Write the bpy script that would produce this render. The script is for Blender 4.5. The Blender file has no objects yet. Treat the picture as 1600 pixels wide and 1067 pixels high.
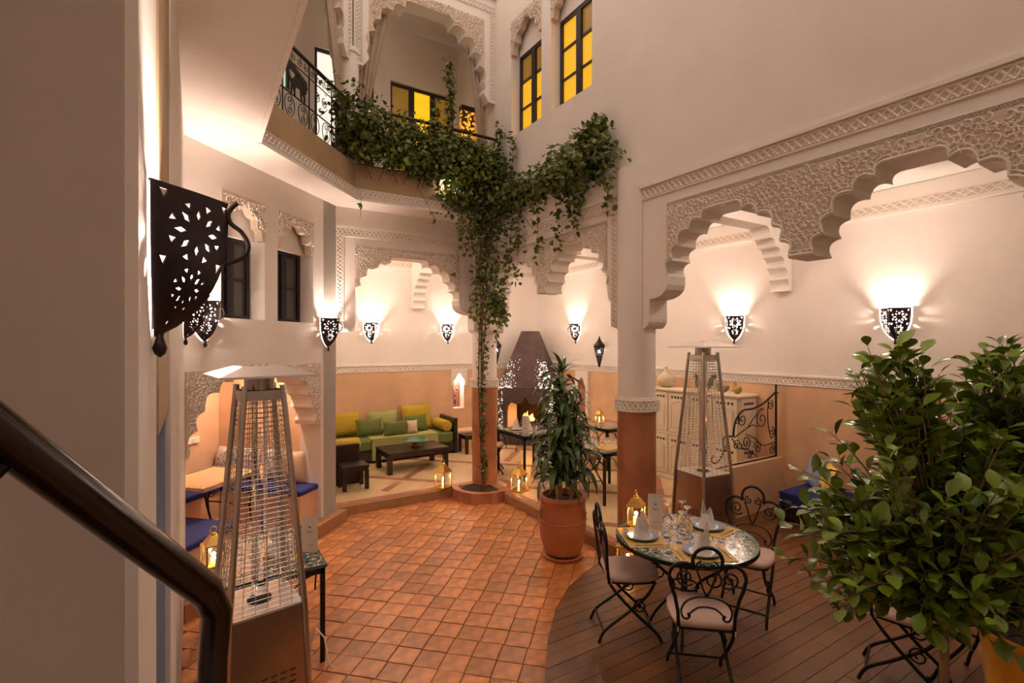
import bpy, math, random
from mathutils import Vector, Matrix, geometry
random.seed(7)
S2 = math.sqrt(0.5)
C = bpy.context.scene.collection
scene = bpy.context.scene
# ------------------------------------------------------------------ camera, world, exposure
# World frame: x runs along the arch wall behind the sofa court, y runs away along the right-hand wall,
# origin at the vine corner of the courtyard, z = 0 on the terracotta tiles.
cam_d = bpy.data.cameras.new('camera'); cam = bpy.data.objects.new('camera', cam_d); C.objects.link(cam)
cam.location = (-3.845, -6.975, 2.39)
cam.rotation_euler = (math.pi/2, 0, -math.atan2(.532, .847))
cam_d.sensor_width = 36; cam_d.lens = 17.73; cam_d.shift_y = 0.001; cam_d.clip_start = 0.05
scene.camera = cam
world = bpy.data.worlds.new('night'); scene.world = world; world.use_nodes = True
bg = world.node_tree.nodes['Background']; bg.inputs[0].default_value = (1.0, .79, .665, 1); bg.inputs[1].default_value = 0.34
scene.view_settings.view_transform = 'Standard'; scene.view_settings.look = 'None'
scene.view_settings.gamma = 1; scene.view_settings.use_curve_mapping = False
scene.view_settings.exposure = 2.22
WARM = (1.0, .80, .665)
SCONCE_W = 16

# ------------------------------------------------------------------ materials
MATS = {}
def mat(name, col, rough=.6, metal=0, var=.06, scale=6, bump=0, bscale=40, emit=0, ecol=None, trans=0, island=0, coat=0, spec=None, rnd=0):
    m = bpy.data.materials.new(name); m.use_nodes = True; nt = m.node_tree; N = nt.nodes; Lk = nt.links
    b = N['Principled BSDF']
    b.inputs['Roughness'].default_value = rough; b.inputs['Metallic'].default_value = metal
    if spec is not None: b.inputs['Specular IOR Level'].default_value = spec
    tc = N.new('ShaderNodeTexCoord'); nz = N.new('ShaderNodeTexNoise'); nz.inputs['Scale'].default_value = scale; nz.inputs['Detail'].default_value = 5
    Lk.new(tc.outputs['Object'], nz.inputs['Vector'])
    mr = N.new('ShaderNodeMapRange'); mr.inputs[1].default_value = .3; mr.inputs[2].default_value = .7; mr.inputs[3].default_value = 1-var; mr.inputs[4].default_value = 1+var
    Lk.new(nz.outputs['Fac'], mr.inputs[0])
    val = mr.outputs[0]
    if island or rnd:
        g = N.new('ShaderNodeNewGeometry') if island else N.new('ShaderNodeObjectInfo')
        r2 = N.new('ShaderNodeMapRange'); k = island or rnd; r2.inputs[3].default_value = 1-k; r2.inputs[4].default_value = 1+k
        Lk.new(g.outputs['Random Per Island' if island else 'Random'], r2.inputs[0])
        mm = N.new('ShaderNodeMath'); mm.operation = 'MULTIPLY'; Lk.new(val, mm.inputs[0]); Lk.new(r2.outputs[0], mm.inputs[1]); val = mm.outputs[0]
    vm = N.new('ShaderNodeVectorMath'); vm.operation = 'SCALE'; vm.inputs[0].default_value = col[:3]
    Lk.new(val, vm.inputs['Scale']); Lk.new(vm.outputs[0], b.inputs['Base Color'])
    if bump:
        bz = N.new('ShaderNodeTexNoise'); bz.inputs['Scale'].default_value = bscale; bz.inputs['Detail'].default_value = 4; Lk.new(tc.outputs['Object'], bz.inputs['Vector'])
        bn = N.new('ShaderNodeBump'); bn.inputs['Strength'].default_value = bump; bn.inputs['Distance'].default_value = .01
        Lk.new(bz.outputs['Fac'], bn.inputs['Height']); Lk.new(bn.outputs[0], b.inputs['Normal'])
    if emit:
        b.inputs['Emission Color'].default_value = (*(ecol or col)[:3], 1); b.inputs['Emission Strength'].default_value = emit
    if trans: b.inputs['Transmission Weight'].default_value = trans; b.inputs['IOR'].default_value = 1.45
    if coat: b.inputs['Coat Weight'].default_value = coat; b.inputs['Coat Roughness'].default_value = .15
    MATS[name] = m; return m
def ramp_mat(name, kind, stops, scale, rough=.4, coat=0, emit=0, vec='Object', bump=0):
    """patterned material: kind 'star' (eightfold mosaic), 'weave', 'zigzag', 'patch', 'glass'"""
    m = bpy.data.materials.new(name); m.use_nodes = True; nt = m.node_tree; N = nt.nodes; Lk = nt.links; b = N['Principled BSDF']
    b.inputs['Roughness'].default_value = rough
    tc = N.new('ShaderNodeTexCoord'); sp = N.new('ShaderNodeSeparateXYZ'); Lk.new(tc.outputs[vec], sp.inputs[0])
    def M(op, a, c=None):
        n = N.new('ShaderNodeMath'); n.operation = op
        for i, q in enumerate((a, c)):
            if q is None: continue
            if isinstance(q, (int, float)): n.inputs[i].default_value = q
            else: Lk.new(q, n.inputs[i])
        return n.outputs[0]
    x, y, z = sp.outputs
    if kind == 'star':
        t = None
        for k in range(4):
            a = k*math.pi/4; d = M('ADD', M('MULTIPLY', x, scale*math.cos(a)), M('MULTIPLY', y, scale*math.sin(a))); c = M('COSINE', d); t = c if t is None else M('ADD', t, c)
        t = M('ADD', M('MULTIPLY', t, .14), .42)
    elif kind == 'weave':
        t = M('ADD', M('MULTIPLY', M('ADD', M('SINE', M('MULTIPLY', x, scale)), M('SINE', M('MULTIPLY', M('ADD', y, z), scale*.6))), .25), .5)
    elif kind == 'zigzag':
        t = M('ADD', M('MULTIPLY', M('SINE', M('ADD', M('MULTIPLY', M('ADD', z, y), scale), M('MULTIPLY', M('PINGPONG', x, .04), scale))), .5), .5)
    elif kind == 'glass':
        t = M('ADD', M('MULTIPLY', M('MULTIPLY', M('SINE', M('MULTIPLY', M('ADD', y, z), scale)), M('SINE', M('MULTIPLY', M('SUBTRACT', y, z), scale))), .5), .5)
    else:
        v = N.new('ShaderNodeTexVoronoi'); v.inputs['Scale'].default_value = scale; Lk.new(tc.outputs[vec], v.inputs['Vector']); t = M('MULTIPLY', v.outputs['Distance'], 1.2)
    cr = N.new('ShaderNodeValToRGB'); cr.color_ramp.interpolation = 'CONSTANT' if kind != 'glass' else 'LINEAR'
    e = cr.color_ramp.elements
    while len(e) < len(stops): e.new(.5)
    for i, (p, c) in enumerate(stops): e[i].position = p; e[i].color = (*c, 1)
    Lk.new(t, cr.inputs[0]); Lk.new(cr.outputs[0], b.inputs['Base Color'])
    if emit: Lk.new(cr.outputs[0], b.inputs['Emission Color']); b.inputs['Emission Strength'].default_value = emit
    if coat: b.inputs['Coat Weight'].default_value = coat
    if bump:
        bn = N.new('ShaderNodeBump'); bn.inputs['Strength'].default_value = bump; Lk.new(t, bn.inputs['Height']); Lk.new(bn.outputs[0], b.inputs['Normal'])
    MATS[name] = m; return m
mat('plaster', (.84, .765, .70), .75, var=.03, scale=2, bump=.12, bscale=9)
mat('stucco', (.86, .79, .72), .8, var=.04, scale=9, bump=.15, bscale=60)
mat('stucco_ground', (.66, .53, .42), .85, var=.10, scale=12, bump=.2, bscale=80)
mat('plaster_tan', (.42, .29, .16), .6, var=.12, scale=2.5, bump=.1, bscale=12)
mat('tadelakt', (.74, .46, .27), .5, var=.12, scale=2.2, bump=.1, bscale=14)
mat('tadelakt_red', (.44, .17, .075), .35, var=.22, scale=3, bump=.08, bscale=16, coat=.2)
mat('terracotta', (.52, .195, .055), .38, var=.38, scale=8, bump=.14, bscale=30, rnd=.22)
mat('terracotta_many', (.52, .195, .055), .38, var=.38, scale=8, bump=.14, bscale=30, island=.22)
mat('grout', (.17, .085, .045), .9, var=.1)
mat('brick', (.42, .17, .085), .45, var=.15, scale=9, rnd=.18, bump=.1)
mat('floor_stone', (.70, .50, .27), .3, var=.14, scale=3, bump=.04, bscale=20)
mat('riser', (.40, .20, .09), .6, var=.15, scale=5)
mat('plank', (.155, .058, .015), .42, var=.22, scale=4, rnd=.22, bump=.1, bscale=30)
mat('soil', (.045, .022, .014), .95, var=.5, scale=40, bump=1, bscale=60)
mat('iron', (.012, .010, .010), .42, metal=.3, var=.15, scale=20)
mat('bronze', (.035, .026, .028), .45, metal=.6, var=.2, scale=25)
mat('steel', (.55, .50, .46), .28, metal=1, var=.06, scale=12)
mat('steel_warm', (.42, .36, .31), .24, metal=1, var=.08, scale=3)
mat('hat_metal', (.75, .70, .66), .3, metal=.6, var=.04)
mat('brass', (.80, .52, .14), .25, metal=1, var=.1, scale=20)
mat('glass', (1, 1, 1), .02, var=0, trans=1)
mat('pane', (.95, .97, 1), .03, var=0, trans=1)
mat('dark_wood', (.022, .011, .010), .35, var=.25, scale=9, coat=.15)
mat('frame_wood', (.020, .015, .020), .45, var=.2, scale=10)
mat('rail_wood', (.013, .005, .004), .22, var=.3, scale=6, coat=.5)
mat('cream_paint', (.80, .68, .50), .5, var=.05, scale=5)
mat('slot', (.02, .016, .012), .8)
mat('mustard', (.50, .34, .012), .8, var=.08, scale=14, bump=.25, bscale=200)
mat('olive', (.14, .16, .030), .85, var=.1, scale=14, bump=.25, bscale=200)
mat('green_fabric', (.13, .17, .035), .85, var=.1, scale=14, bump=.25, bscale=200)
mat('peach_fabric', (.72, .50, .32), .85, var=.06, scale=14, bump=.2, bscale=200)
mat('seat_fabric', (.62, .44, .36), .85, var=.05, scale=8, bump=.12, bscale=120)
mat('blue_fabric', (.012, .022, .17), .75, var=.15, scale=14, bump=.2, bscale=200)
mat('lilac_fabric', (.35, .38, .62), .8, var=.06, bump=.2, bscale=200)
mat('yellow_fabric', (.78, .55, .12), .8, var=.06, bump=.2, bscale=200)
mat('curtain', (.46, .36, .27), .8, var=.08, scale=8)
mat('linen', (.80, .74, .68), .8, var=.03, scale=12, bump=.1, bscale=90)
mat('mat_weave', (.62, .40, .12), .75, var=.14, scale=40, bump=.4, bscale=150)
mat('porcelain', (.82, .82, .80), .12, var=.02, coat=.4)
mat('blue_glaze', (.22, .28, .42), .15, var=.25, scale=30, coat=.4)
mat('green_glaze', (.05, .24, .17), .15, var=.3, scale=8, coat=.4)
mat('paper', (.80, .74, .64), .8, var=.02)
mat('ink', (.03, .025, .02), .8)
mat('clay_pot', (.46, .17, .075), .6, var=.18, scale=5, bump=.1, bscale=20)
mat('yellow_pot', (.85, .42, .02), .2, var=.06, coat=.5)
mat('candle', (.9, .75, .45), .4, emit=.6, ecol=(1, .55, .15))
mat('flame', (1, .6, .2), .5, emit=14, ecol=(1, .55, .17))
mat('fire', (1, .45, .1), .5, emit=2.2, ecol=(1, .36, .05))
mat('ember', (1, .3, .05), .5, emit=2, ecol=(1, .22, .03))
mat('bulb', (1, .9, .75), .5, emit=25, ecol=(1, .86, .66))
mat('fill_bulb', (1, .9, .75), .5, emit=.6, ecol=(1, .80, .58))
mat('dot_glow', (1, .9, .75), .5, emit=1.6, ecol=(1, .85, .66))
mat('soot', (.03, .018, .013), .9, var=.5, scale=6)
mat('hood', (.085, .05, .042), .75, var=.18, scale=6)
mat('log', (.06, .03, .018), .9, var=.4, scale=12, bump=.8, bscale=30)
mat('leaf_vine', (.115, .145, .018), .5, var=.25, scale=3, island=.5)
mat('leaf_ficus', (.19, .29, .026), .33, var=.2, scale=5, rnd=.4, coat=.2)
mat('leaf_ficus_many', (.18, .275, .024), .36, var=.2, scale=5, island=.4, coat=.2)
mat('leaf_dracaena', (.05, .10, .012), .36, var=.25, scale=7, rnd=.45, coat=.15)
mat('stem', (.16, .065, .035), .7, var=.25, scale=18)
mat('cane', (.50, .36, .17), .6, var=.15, scale=18)
mat('bark', (.26, .17, .085), .75, var=.25, scale=12, bump=.3)
mat('ceramic_cream', (.62, .50, .32), .4, var=.12, scale=10)
mat('ceramic_green', (.03, .085, .03), .2, var=.3, scale=18, coat=.5)
mat('ceramic_grey', (.17, .17, .12), .3, var=.2, scale=18)
mat('ceramic_ochre', (.36, .23, .05), .3, var=.3, scale=22)
mat('bead_blue', (.03, .035, .33), .2, var=.3, scale=60, coat=.4, rnd=.5)
mat('bead_white', (.8, .76, .72), .3)
mat('door_blue', (.36, .44, .62), .5, var=.03)
mat('switch', (.85, .78, .6), .35)
mat('rattan', (.022, .013, .012), .6, var=.4, scale=50, bump=.8, bscale=70)
mat('sandstone', (.66, .42, .22), .5, var=.1, scale=6)
mat('lit_white', (.9, .85, .78), .6, emit=.20, ecol=(1, .88, .76))
mat('lit_green', (.6, .68, .5), .4, emit=.12, ecol=(.8, .95, .65))
mat('dim_pane', (.10, .085, .075), .12, var=.1, scale=3)
mat('dim_amber', (.20, .11, .015), .3, var=.3, scale=3, emit=.04, ecol=(.9, .45, .05))
ramp_mat('amber_glass', 'glass', [(0, (.52, .20, .003)), (1, (.95, .52, .03))], 95, emit=.20)
ramp_mat('amber_plain', 'glass', [(0, (.85, .46, .01)), (1, (.90, .52, .02))], 12, emit=.22)
ramp_mat('orange_lattice', 'patch', [(0, (.95, .38, .03)), (.62, (.02, .008, .004))], 22, emit=.25)
ramp_mat('zellige', 'star', [(0, (.05, .10, .24)), (.24, (.72, .66, .56)), (.34, (.28, .075, .035)), (.42, (.74, .68, .58)), (.52, (.045, .05, .13)), (.60, (.70, .64, .52)), (.72, (.62, .40, .04)), (.84, (.05, .16, .12))], 66, rough=.12, coat=.5)
ramp_mat('zellige_border', 'star', [(0, (.03, .07, .06)), (.36, (.62, .58, .48)), (.50, (.05, .15, .12)), (.66, (.30, .08, .04)), (.78, (.62, .56, .44))], 95, rough=.12, coat=.5)
mat('zellige_green', (.05, .13, .11), .12, var=.3, scale=40, coat=.5)
ramp_mat('patchwork', 'patch', [(0, (.02, .025, .09)), (.34, (.70, .60, .50)), (.62, (.36, .38, .48)), (.74, (.72, .62, .52))], 26, rough=.85)
ramp_mat('zigzag_green', 'zigzag', [(0, (.42, .40, .10)), (.5, (.58, .54, .26)), (.8, (.16, .22, .06))], 210, rough=.85)

# ------------------------------------------------------------------ mesh helpers
class MB:
    def __init__(s): s.v = []; s.f = []
    def add(s, vs, fs):
        o = len(s.v); s.v.extend([tuple(p) for p in vs]); s.f.extend([tuple(i+o for i in f) for f in fs]); return s
    def box(s, x0, x1, y0, y1, z0, z1, c=0):
        if c <= 0:
            return s.add([(x, y, z) for z in (z0, z1) for y in (y0, y1) for x in (x0, x1)],
                         [(0, 2, 3, 1), (4, 5, 7, 6), (0, 1, 5, 4), (2, 6, 7, 3), (0, 4, 6, 2), (1, 3, 7, 5)])
        lo = (x0, y0, z0); hi = (x1, y1, z1); vs = []; idx = {}
        for sx in (0, 1):
            for sy in (0, 1):
                for sz in (0, 1):
                    for ax in range(3):
                        p = [hi[i] if q else lo[i] for i, q in enumerate((sx, sy, sz))]
                        for i, q in enumerate((sx, sy, sz)):
                            if i != ax: p[i] += -c if q else c
                        idx[sx, sy, sz, ax] = len(vs); vs.append(p)
        F = []
        g = lambda b, ax: idx[b[0], b[1], b[2], ax]
        for ax in range(3):
            o1, o2 = [i for i in range(3) if i != ax]
            for q in (0, 1):
                r = []
                for (p1, p2) in ((0, 0), (1, 0), (1, 1), (0, 1)):
                    b = [0, 0, 0]; b[ax] = q; b[o1] = p1; b[o2] = p2; r.append(g(b, ax))
                F.append(r)
            for p1 in (0, 1):
                for p2 in (0, 1):
                    b0 = [0, 0, 0]; b0[o1] = p1; b0[o2] = p2; b1 = list(b0); b1[ax] = 1
                    F.append((g(b0, o1), g(b1, o1), g(b1, o2), g(b0, o2)))
        for sx in (0, 1):
            for sy in (0, 1):
                for sz in (0, 1): F.append([idx[sx, sy, sz, a] for a in range(3)])
        return s.add(vs, F)
    def prism(s, poly, z0, z1, M=None):
        n = len(poly); f = M or (lambda a, b, d: (a, b, d))
        vs = [f(a, b, z0) for a, b in poly]+[f(a, b, z1) for a, b in poly]
        return s.add(vs, [tuple(range(n))[::-1], tuple(range(n, 2*n))]+[(i, (i+1) % n, n+(i+1) % n, n+i) for i in range(n)])
    def lathe(s, prof, n=20, o=(0, 0, 0), a0=0, a1=None):
        full = a1 is None; a1 = a0+2*math.pi if full else a1; m = n if full else n+1; vs = []; F = []
        for r, z in prof:
            for i in range(m):
                a = a0+(a1-a0)*i/n; vs.append((o[0]+r*math.cos(a), o[1]+r*math.sin(a), o[2]+z))
        for j in range(len(prof)-1):
            for i in range(n):
                k = (i+1) % m; F.append((j*m+i, j*m+k, (j+1)*m+k, (j+1)*m+i))
        return s.add(vs, F)
    def tube(s, pts, r, n=6, closed=False):
        P = [Vector(p) for p in pts]; k = len(P); rs = r if isinstance(r, (list, tuple)) else [r]*k
        vs = []; F = []; up = None
        for i in range(k):
            t = (P[(i+1) % k]-P[i-1]) if closed else (P[min(i+1, k-1)]-P[max(i-1, 0)])
            if t.length < 1e-9: t = Vector((0, 0, 1))
            t.normalize()
            if up is None: up = Vector((0, 0, 1)) if abs(t.z) < .9 else Vector((1, 0, 0))
            a = t.cross(up)
            if a.length < 1e-4: a = t.orthogonal()
            a.normalize(); b = t.cross(a); up = -b if False else a.cross(t)
            for j in range(n):
                q = 2*math.pi*j/n; vs.append(P[i]+(a*math.cos(q)+b*math.sin(q))*rs[i])
        for i in range(k if closed else k-1):
            i2 = (i+1) % k
            for j in range(n): F.append((i*n+j, i*n+(j+1) % n, i2*n+(j+1) % n, i2*n+j))
        if not closed: F += [tuple(range(n))[::-1], tuple(range((k-1)*n, k*n))]
        return s.add(vs, F)
    def plate(s, outer, holes, M, th, extra=()):
        loops = [outer]+list(holes); pts = []; ed = []
        for lp in loops:
            o = len(pts); pts += [Vector(p) for p in lp]; ed += [(o+i, o+(i+1) % len(lp)) for i in range(len(lp))]
        pts += [Vector(p) for p in extra]
        r = geometry.delaunay_2d_cdt(pts, ed, [], 0, 1e-6); vv, ff = r[0], r[2]
        keep = []
        for f in ff:
            c = sum((vv[i] for i in f), Vector((0, 0)))/len(f)
            if inside(c, outer) and not any(inside(c, h) for h in holes): keep.append(tuple(f))
        n = len(vv)
        if not th: return s.add([M(p[0], p[1], 0) for p in vv], keep)
        o = len(s.v); s.add([M(p[0], p[1], 0) for p in vv]+[M(p[0], p[1], -th) for p in vv], keep+[tuple(i+n for i in f[::-1]) for f in keep])
        cnt = {}
        for f in keep:
            for i in range(len(f)):
                e = (f[i], f[(i+1) % len(f)]); cnt[e] = 1
        s.f += [(a+o, b+o, b+n+o, a+n+o) for a, b in cnt if (b, a) not in cnt]
        return s
    def mesh(s, name, m, smooth=None):
        me = bpy.data.meshes.new(name); me.from_pydata(s.v, [], s.f); me.materials.append(MATS[m] if isinstance(m, str) else m)
        import bmesh
        if len(s.f) < 60000:
            bm = bmesh.new(); bm.from_mesh(me); bmesh.ops.recalc_face_normals(bm, faces=bm.faces); bm.to_mesh(me); bm.free()
        if smooth:
            me.polygons.foreach_set('use_smooth', [True]*len(me.polygons)); me.set_sharp_from_angle(angle=math.radians(smooth))
        me.update(); return me
    def build(s, name, m, parent=None, smooth=None, label=None, cat=None, group=None, kind=None, loc=None, rz=None):
        o = bpy.data.objects.new(name, s.mesh(name, m, smooth)); C.objects.link(o); o.parent = parent
        if loc is not None: o.location = loc
        if rz is not None: o.rotation_euler.z = rz
        tag(o, label, cat, group, kind); return o
def smooth(pts, n=5):
    P = [Vector(p) for p in pts]; out = []
    for i in range(len(P)-1):
        a, b, c, d = P[max(i-1, 0)], P[i], P[i+1], P[min(i+2, len(P)-1)]
        for k in range(n):
            t = k/n; out.append(tuple(.5*((2*b)+(c-a)*t+(2*a-5*b+4*c-d)*t*t+(3*b-a-3*c+d)*t**3)))
    return out+[tuple(P[-1])]
def inside(p, poly):
    x, y = p[0], p[1]; c = False; j = len(poly)-1
    for i in range(len(poly)):
        a, b = poly[i], poly[j]
        if (a[1] > y) != (b[1] > y) and x < (b[0]-a[0])*(y-a[1])/(b[1]-a[1])+a[0]: c = not c
        j = i
    return c
def tag(o, label=None, cat=None, group=None, kind=None):
    for k, v in (('label', label), ('category', cat), ('group', group), ('kind', kind)):
        if v: o[k] = v
    return o
def thing(name, label, cat, loc=(0, 0, 0), rz=0, group=None, kind=None):
    o = bpy.data.objects.new(name, None); C.objects.link(o); o.location = loc; o.rotation_euler.z = rz; o.empty_display_size = .05
    return tag(o, label, cat, group, kind)
def copy_tree(o, loc=None, rz=None, label=None, parent=None):
    c = o.copy(); C.objects.link(c); c.parent = parent
    if loc is not None: c.location = loc
    if rz is not None: c.rotation_euler.z = rz
    if label: c['label'] = label
    for ch in o.children: copy_tree(ch, parent=c)
    return c
def inst(o, parent, loc=None, rot=None, sc=None):
    c = o.copy(); C.objects.link(c); c.parent = parent
    if loc is not None: c.location = loc
    if rot is not None: c.rotation_euler = rot
    if sc is not None: c.scale = sc
    return c
def lamp(name, parent, loc, w, col=WARM, r=.03):
    d = bpy.data.lights.new(name, 'POINT'); d.energy = w; d.color = col; d.shadow_soft_size = r
    o = bpy.data.objects.new(name, d); C.objects.link(o); o.parent = parent; o.location = loc; return o
def arc(cx, cy, r, a0, a1, n=10): return [(cx+r*math.cos(a0+(a1-a0)*i/n), cy+r*math.sin(a0+(a1-a0)*i/n)) for i in range(n+1)]
def spiral(cx, cy, r0, r1, a0, turns, n=22): return [(cx+(r0+(r1-r0)*i/n)*math.cos(a0+2*math.pi*turns*i/n), cy+(r0+(r1-r0)*i/n)*math.sin(a0+2*math.pi*turns*i/n)) for i in range(n+1)]
def bulge(p, q, k, n=7):
    """arc from p to q bulging to the left of the direction by k*chord"""
    px, py = p; qx, qy = q; dx, dy = qx-px, qy-py; out = []
    for i in range(n):
        t = i/n; h = 4*k*t*(1-t); out.append((px+dx*t-dy*h, py+dy*t+dx*h))
    return out
def pillow(w, h, t, n=10, pinch=.10):
    m = MB()
    for sgn in (1, -1):
        vs = []
        for j in range(n+1):
            for i in range(n+1):
                a = 2*i/n-1; b = 2*j/n-1
                k = 1-pinch*(1-abs(b)**2)*abs(a)**3; l = 1-pinch*(1-abs(a)**2)*abs(b)**3
                z = ((1-a*a)*(1-b*b))**.42
                vs.append((a*w/2*k, sgn*z*t/2, b*h/2*l+h/2))
        m.add(vs, [(j*(n+1)+i, j*(n+1)+i+1, (j+1)*(n+1)+i+1, (j+1)*(n+1)+i) for j in range(n) for i in range(n)])
    return m
# plane mappings: (a, b, d) -> world, d outwards to the courtyard
RIGHT = lambda a, b, d: (0-d, -a, b)                    # right wall, a = distance towards the camera
BACK = lambda a, b, d: (a, 0-d, b)                      # arch wall of the sofa court
LEFTW = lambda a, b, d: (-2.25-S2*a+S2*d, -S2*a-S2*d, b)  # diagonal wall of the alcove

def arch_edge(c, half, z0, z1, n=6):
    xs = [0, .067, .13, .259, .402]; hs = [0, .14, .27, .39, .46]; sx = min(1.25, half/.60); k = (z1-z0)/.54
    L = [(c-half+x*sx, z0+h*k) for x, h in zip(xs, hs)]
    pk = (c-half+.45*sx, z1); out = []
    for p, q in zip(L[:-1], L[1:]): out += bulge(p, q, .36, n)
    out += bulge(L[-1], pk, .25, n)+[pk]
    return out+[(2*c-x, z) for x, z in out[::-1]]
def relief(poly, holes, M, step, d=.012, seed=1, r=.030):
    """carved arabesque: little ridged scrolls and leaves packed inside a polygon"""
    rg = random.Random(seed); m = MB()
    xs = [p[0] for p in poly]; ys = [p[1] for p in poly]; b = min(ys); row = 0
    while b < max(ys):
        a = min(xs)+(row % 2)*step/2
        while a < max(xs):
            ca, cb = a+rg.uniform(-.2, .2)*step, b+rg.uniform(-.2, .2)*step
            if all(inside((ca+dx, cb+dy), poly) for dx, dy in ((r*.8, 0), (-r*.8, 0), (0, r*.8), (0, -r*.8))) and not any(inside((ca, cb), h) for h in holes):
                s0 = rg.uniform(0, 6.28); sg = rg.choice((-1, 1)); P = []
                for i in range(8):
                    rr = r*(1-.75*i/7); q = s0+sg*i*.78; P.append((ca+rr*math.cos(q), cb+rr*math.sin(q), r*.22*(1-.4*i/7)))
                vs = []
                for i, (x, y, w) in enumerate(P):
                    x2, y2, _ = P[min(i+1, 7)]; x1, y1, _ = P[max(i-1, 0)]; dx, dy = x2-x1, y2-y1; l = math.hypot(dx, dy) or 1; nx, ny = -dy/l*w, dx/l*w
                    vs += [M(x+nx, y+ny, .0005), M(x, y, d), M(x-nx, y-ny, .0005)]
                m.add(vs, [f for i in range(7) for f in ((i*3, i*3+1, i*3+4, i*3+3), (i*3+1, i*3+2, i*3+5, i*3+4))])
            a += step
        b += step*.87; row += 1
    return m
def frieze(p, q, w, M, d=.010, pitch=None):
    """carved band of crossing ridges from p to q (2D), width w, on plane M"""
    m = MB(); dx, dy = q[0]-p[0], q[1]-p[1]; l = math.hypot(dx, dy); ux, uy = dx/l, dy/l; nx, ny = -uy, ux
    T = lambda s, t, e: M(p[0]+ux*s+nx*t, p[1]+uy*s+ny*t, e)
    def bar(s0, t0, s1, t1, wd):
        ll = math.hypot(s1-s0, t1-t0); ox, oy = -(t1-t0)/ll*wd, (s1-s0)/ll*wd
        m.add([T(s0+ox, t0+oy, .001), T(s0, t0, d), T(s0-ox, t0-oy, .001), T(s1+ox, t1+oy, .001), T(s1, t1, d), T(s1-ox, t1-oy, .001)], [(0, 1, 4, 3), (1, 2, 5, 4)])
    pitch = pitch or w*.48; n = max(1, int(l/pitch)); pp = l/n
    for e in (.10, .90): bar(0, w*e, l, w*e, w*.07)
    for i in range(n):
        bar(i*pp, w*.2, (i+1)*pp, w*.8, w*.07); bar(i*pp, w*.8, (i+1)*pp, w*.2, w*.07)
        c = (i+.5)*pp
        m.add([T(c-w*.1, w*.28, .001), T(c, w*.18, .001), T(c+w*.1, w*.28, .001), T(c, w*.36, .001), T(c, w*.27, d)], [(0, 1, 4), (1, 2, 4), (2, 3, 4), (3, 0, 4)])
    return m

# ------------------------------------------------------------------ the setting: floors
GX0 = -4.2
floor = MB().box(-6, .6, -9, .6, -.12, -.008).build('floor', 'grout', kind='structure', label='square terracotta tile floor of the sunken courtyard', cat='floor')
deck_edge = [(-.1, -3.05), (-.38, -3.108), (-.66, -3.20), (-.925, -3.323), (-1.271, -3.568), (-1.597, -3.903), (-1.895, -4.281), (-2.10, -4.8), (-2.2, -5.6), (-2.2, -9)]
def deck_v(u):
    for (v0, u0), (v1, u1) in zip(deck_edge[:-1], deck_edge[1:]):
        if u1 <= u <= u0: return v0+(v1-v0)*(u-u0)/(u1-u0)
    return deck_edge[0][0]
fw = Vector((.532, .847)); rt = Vector((.847, -.532)); cp = Vector((-3.845, -6.975))
def proj(x, y, z):
    d = Vector((x, y))-cp; Z = d.dot(fw)
    return (800+788*d.dot(rt)/Z, 535-788*(z-2.39)/Z, Z) if Z > .1 else (9e9, 9e9, Z)
P_ = .20; tiles = []
for i in range(-45, 25):            # rows run across the diagonal axis
    b = -12+random.uniform(0, .03)
    while b < 8:
        w = .20
        a = i*P_; bc = b+w/2
        x = -2.0+S2*a+S2*bc; y = -1.5+S2*a-S2*bc
        b += w
        if x < -4.0 or x > .16 or y > .22 or y < -7.2: continue
        if (x+2.25)-y < .02: continue                                    # behind the alcove wall
        if y < -3.05 and x > deck_v(y)+.12: continue
        tiles.append((x, y, w))
def tile_mesh(w, h=.20): return MB().box(-h/2+.003, h/2-.003, -w/2+.003, w/2-.003, -.012, 0, .003)
tm = {w: tile_mesh(w).mesh('tile', 'terracotta') for w in (.20, .13)}
def on(x, y, z, mg=0):
    px, py, Z = proj(x, y, z); return Z > 0 and -mg < px < 1600+mg and -mg < py < 1067+mg
seen = sorted([t for t in tiles if on(t[0], t[1], 0) and not (proj(*t[:2], 0)[0] < 470 and proj(*t[:2], 0)[1] > 800)], key=lambda t: proj(t[0], t[1], 0)[2])
near = seen[:300]; ns = set(near); far = MB()
for x, y, w in near:
    o = bpy.data.objects.new('tile', tm[w]); C.objects.link(o); o.parent = floor
    o.location = (x, y, random.uniform(-.0025, .0025)); o.rotation_euler = (random.uniform(-.008, .008), random.uniform(-.008, .008), math.pi/4)
for t in tiles:
    if t in ns or not on(t[0], t[1], 0, 300): continue
    x, y, w = t; q = tile_mesh(w); z = random.uniform(-.002, .002)
    far.add([(x+S2*(p[0]+p[1]), y+S2*(p[0]-p[1]), p[2]+z) for p in q.v], q.f)
far.build('tiles', 'terracotta_many', floor, kind='stuff')

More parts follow.
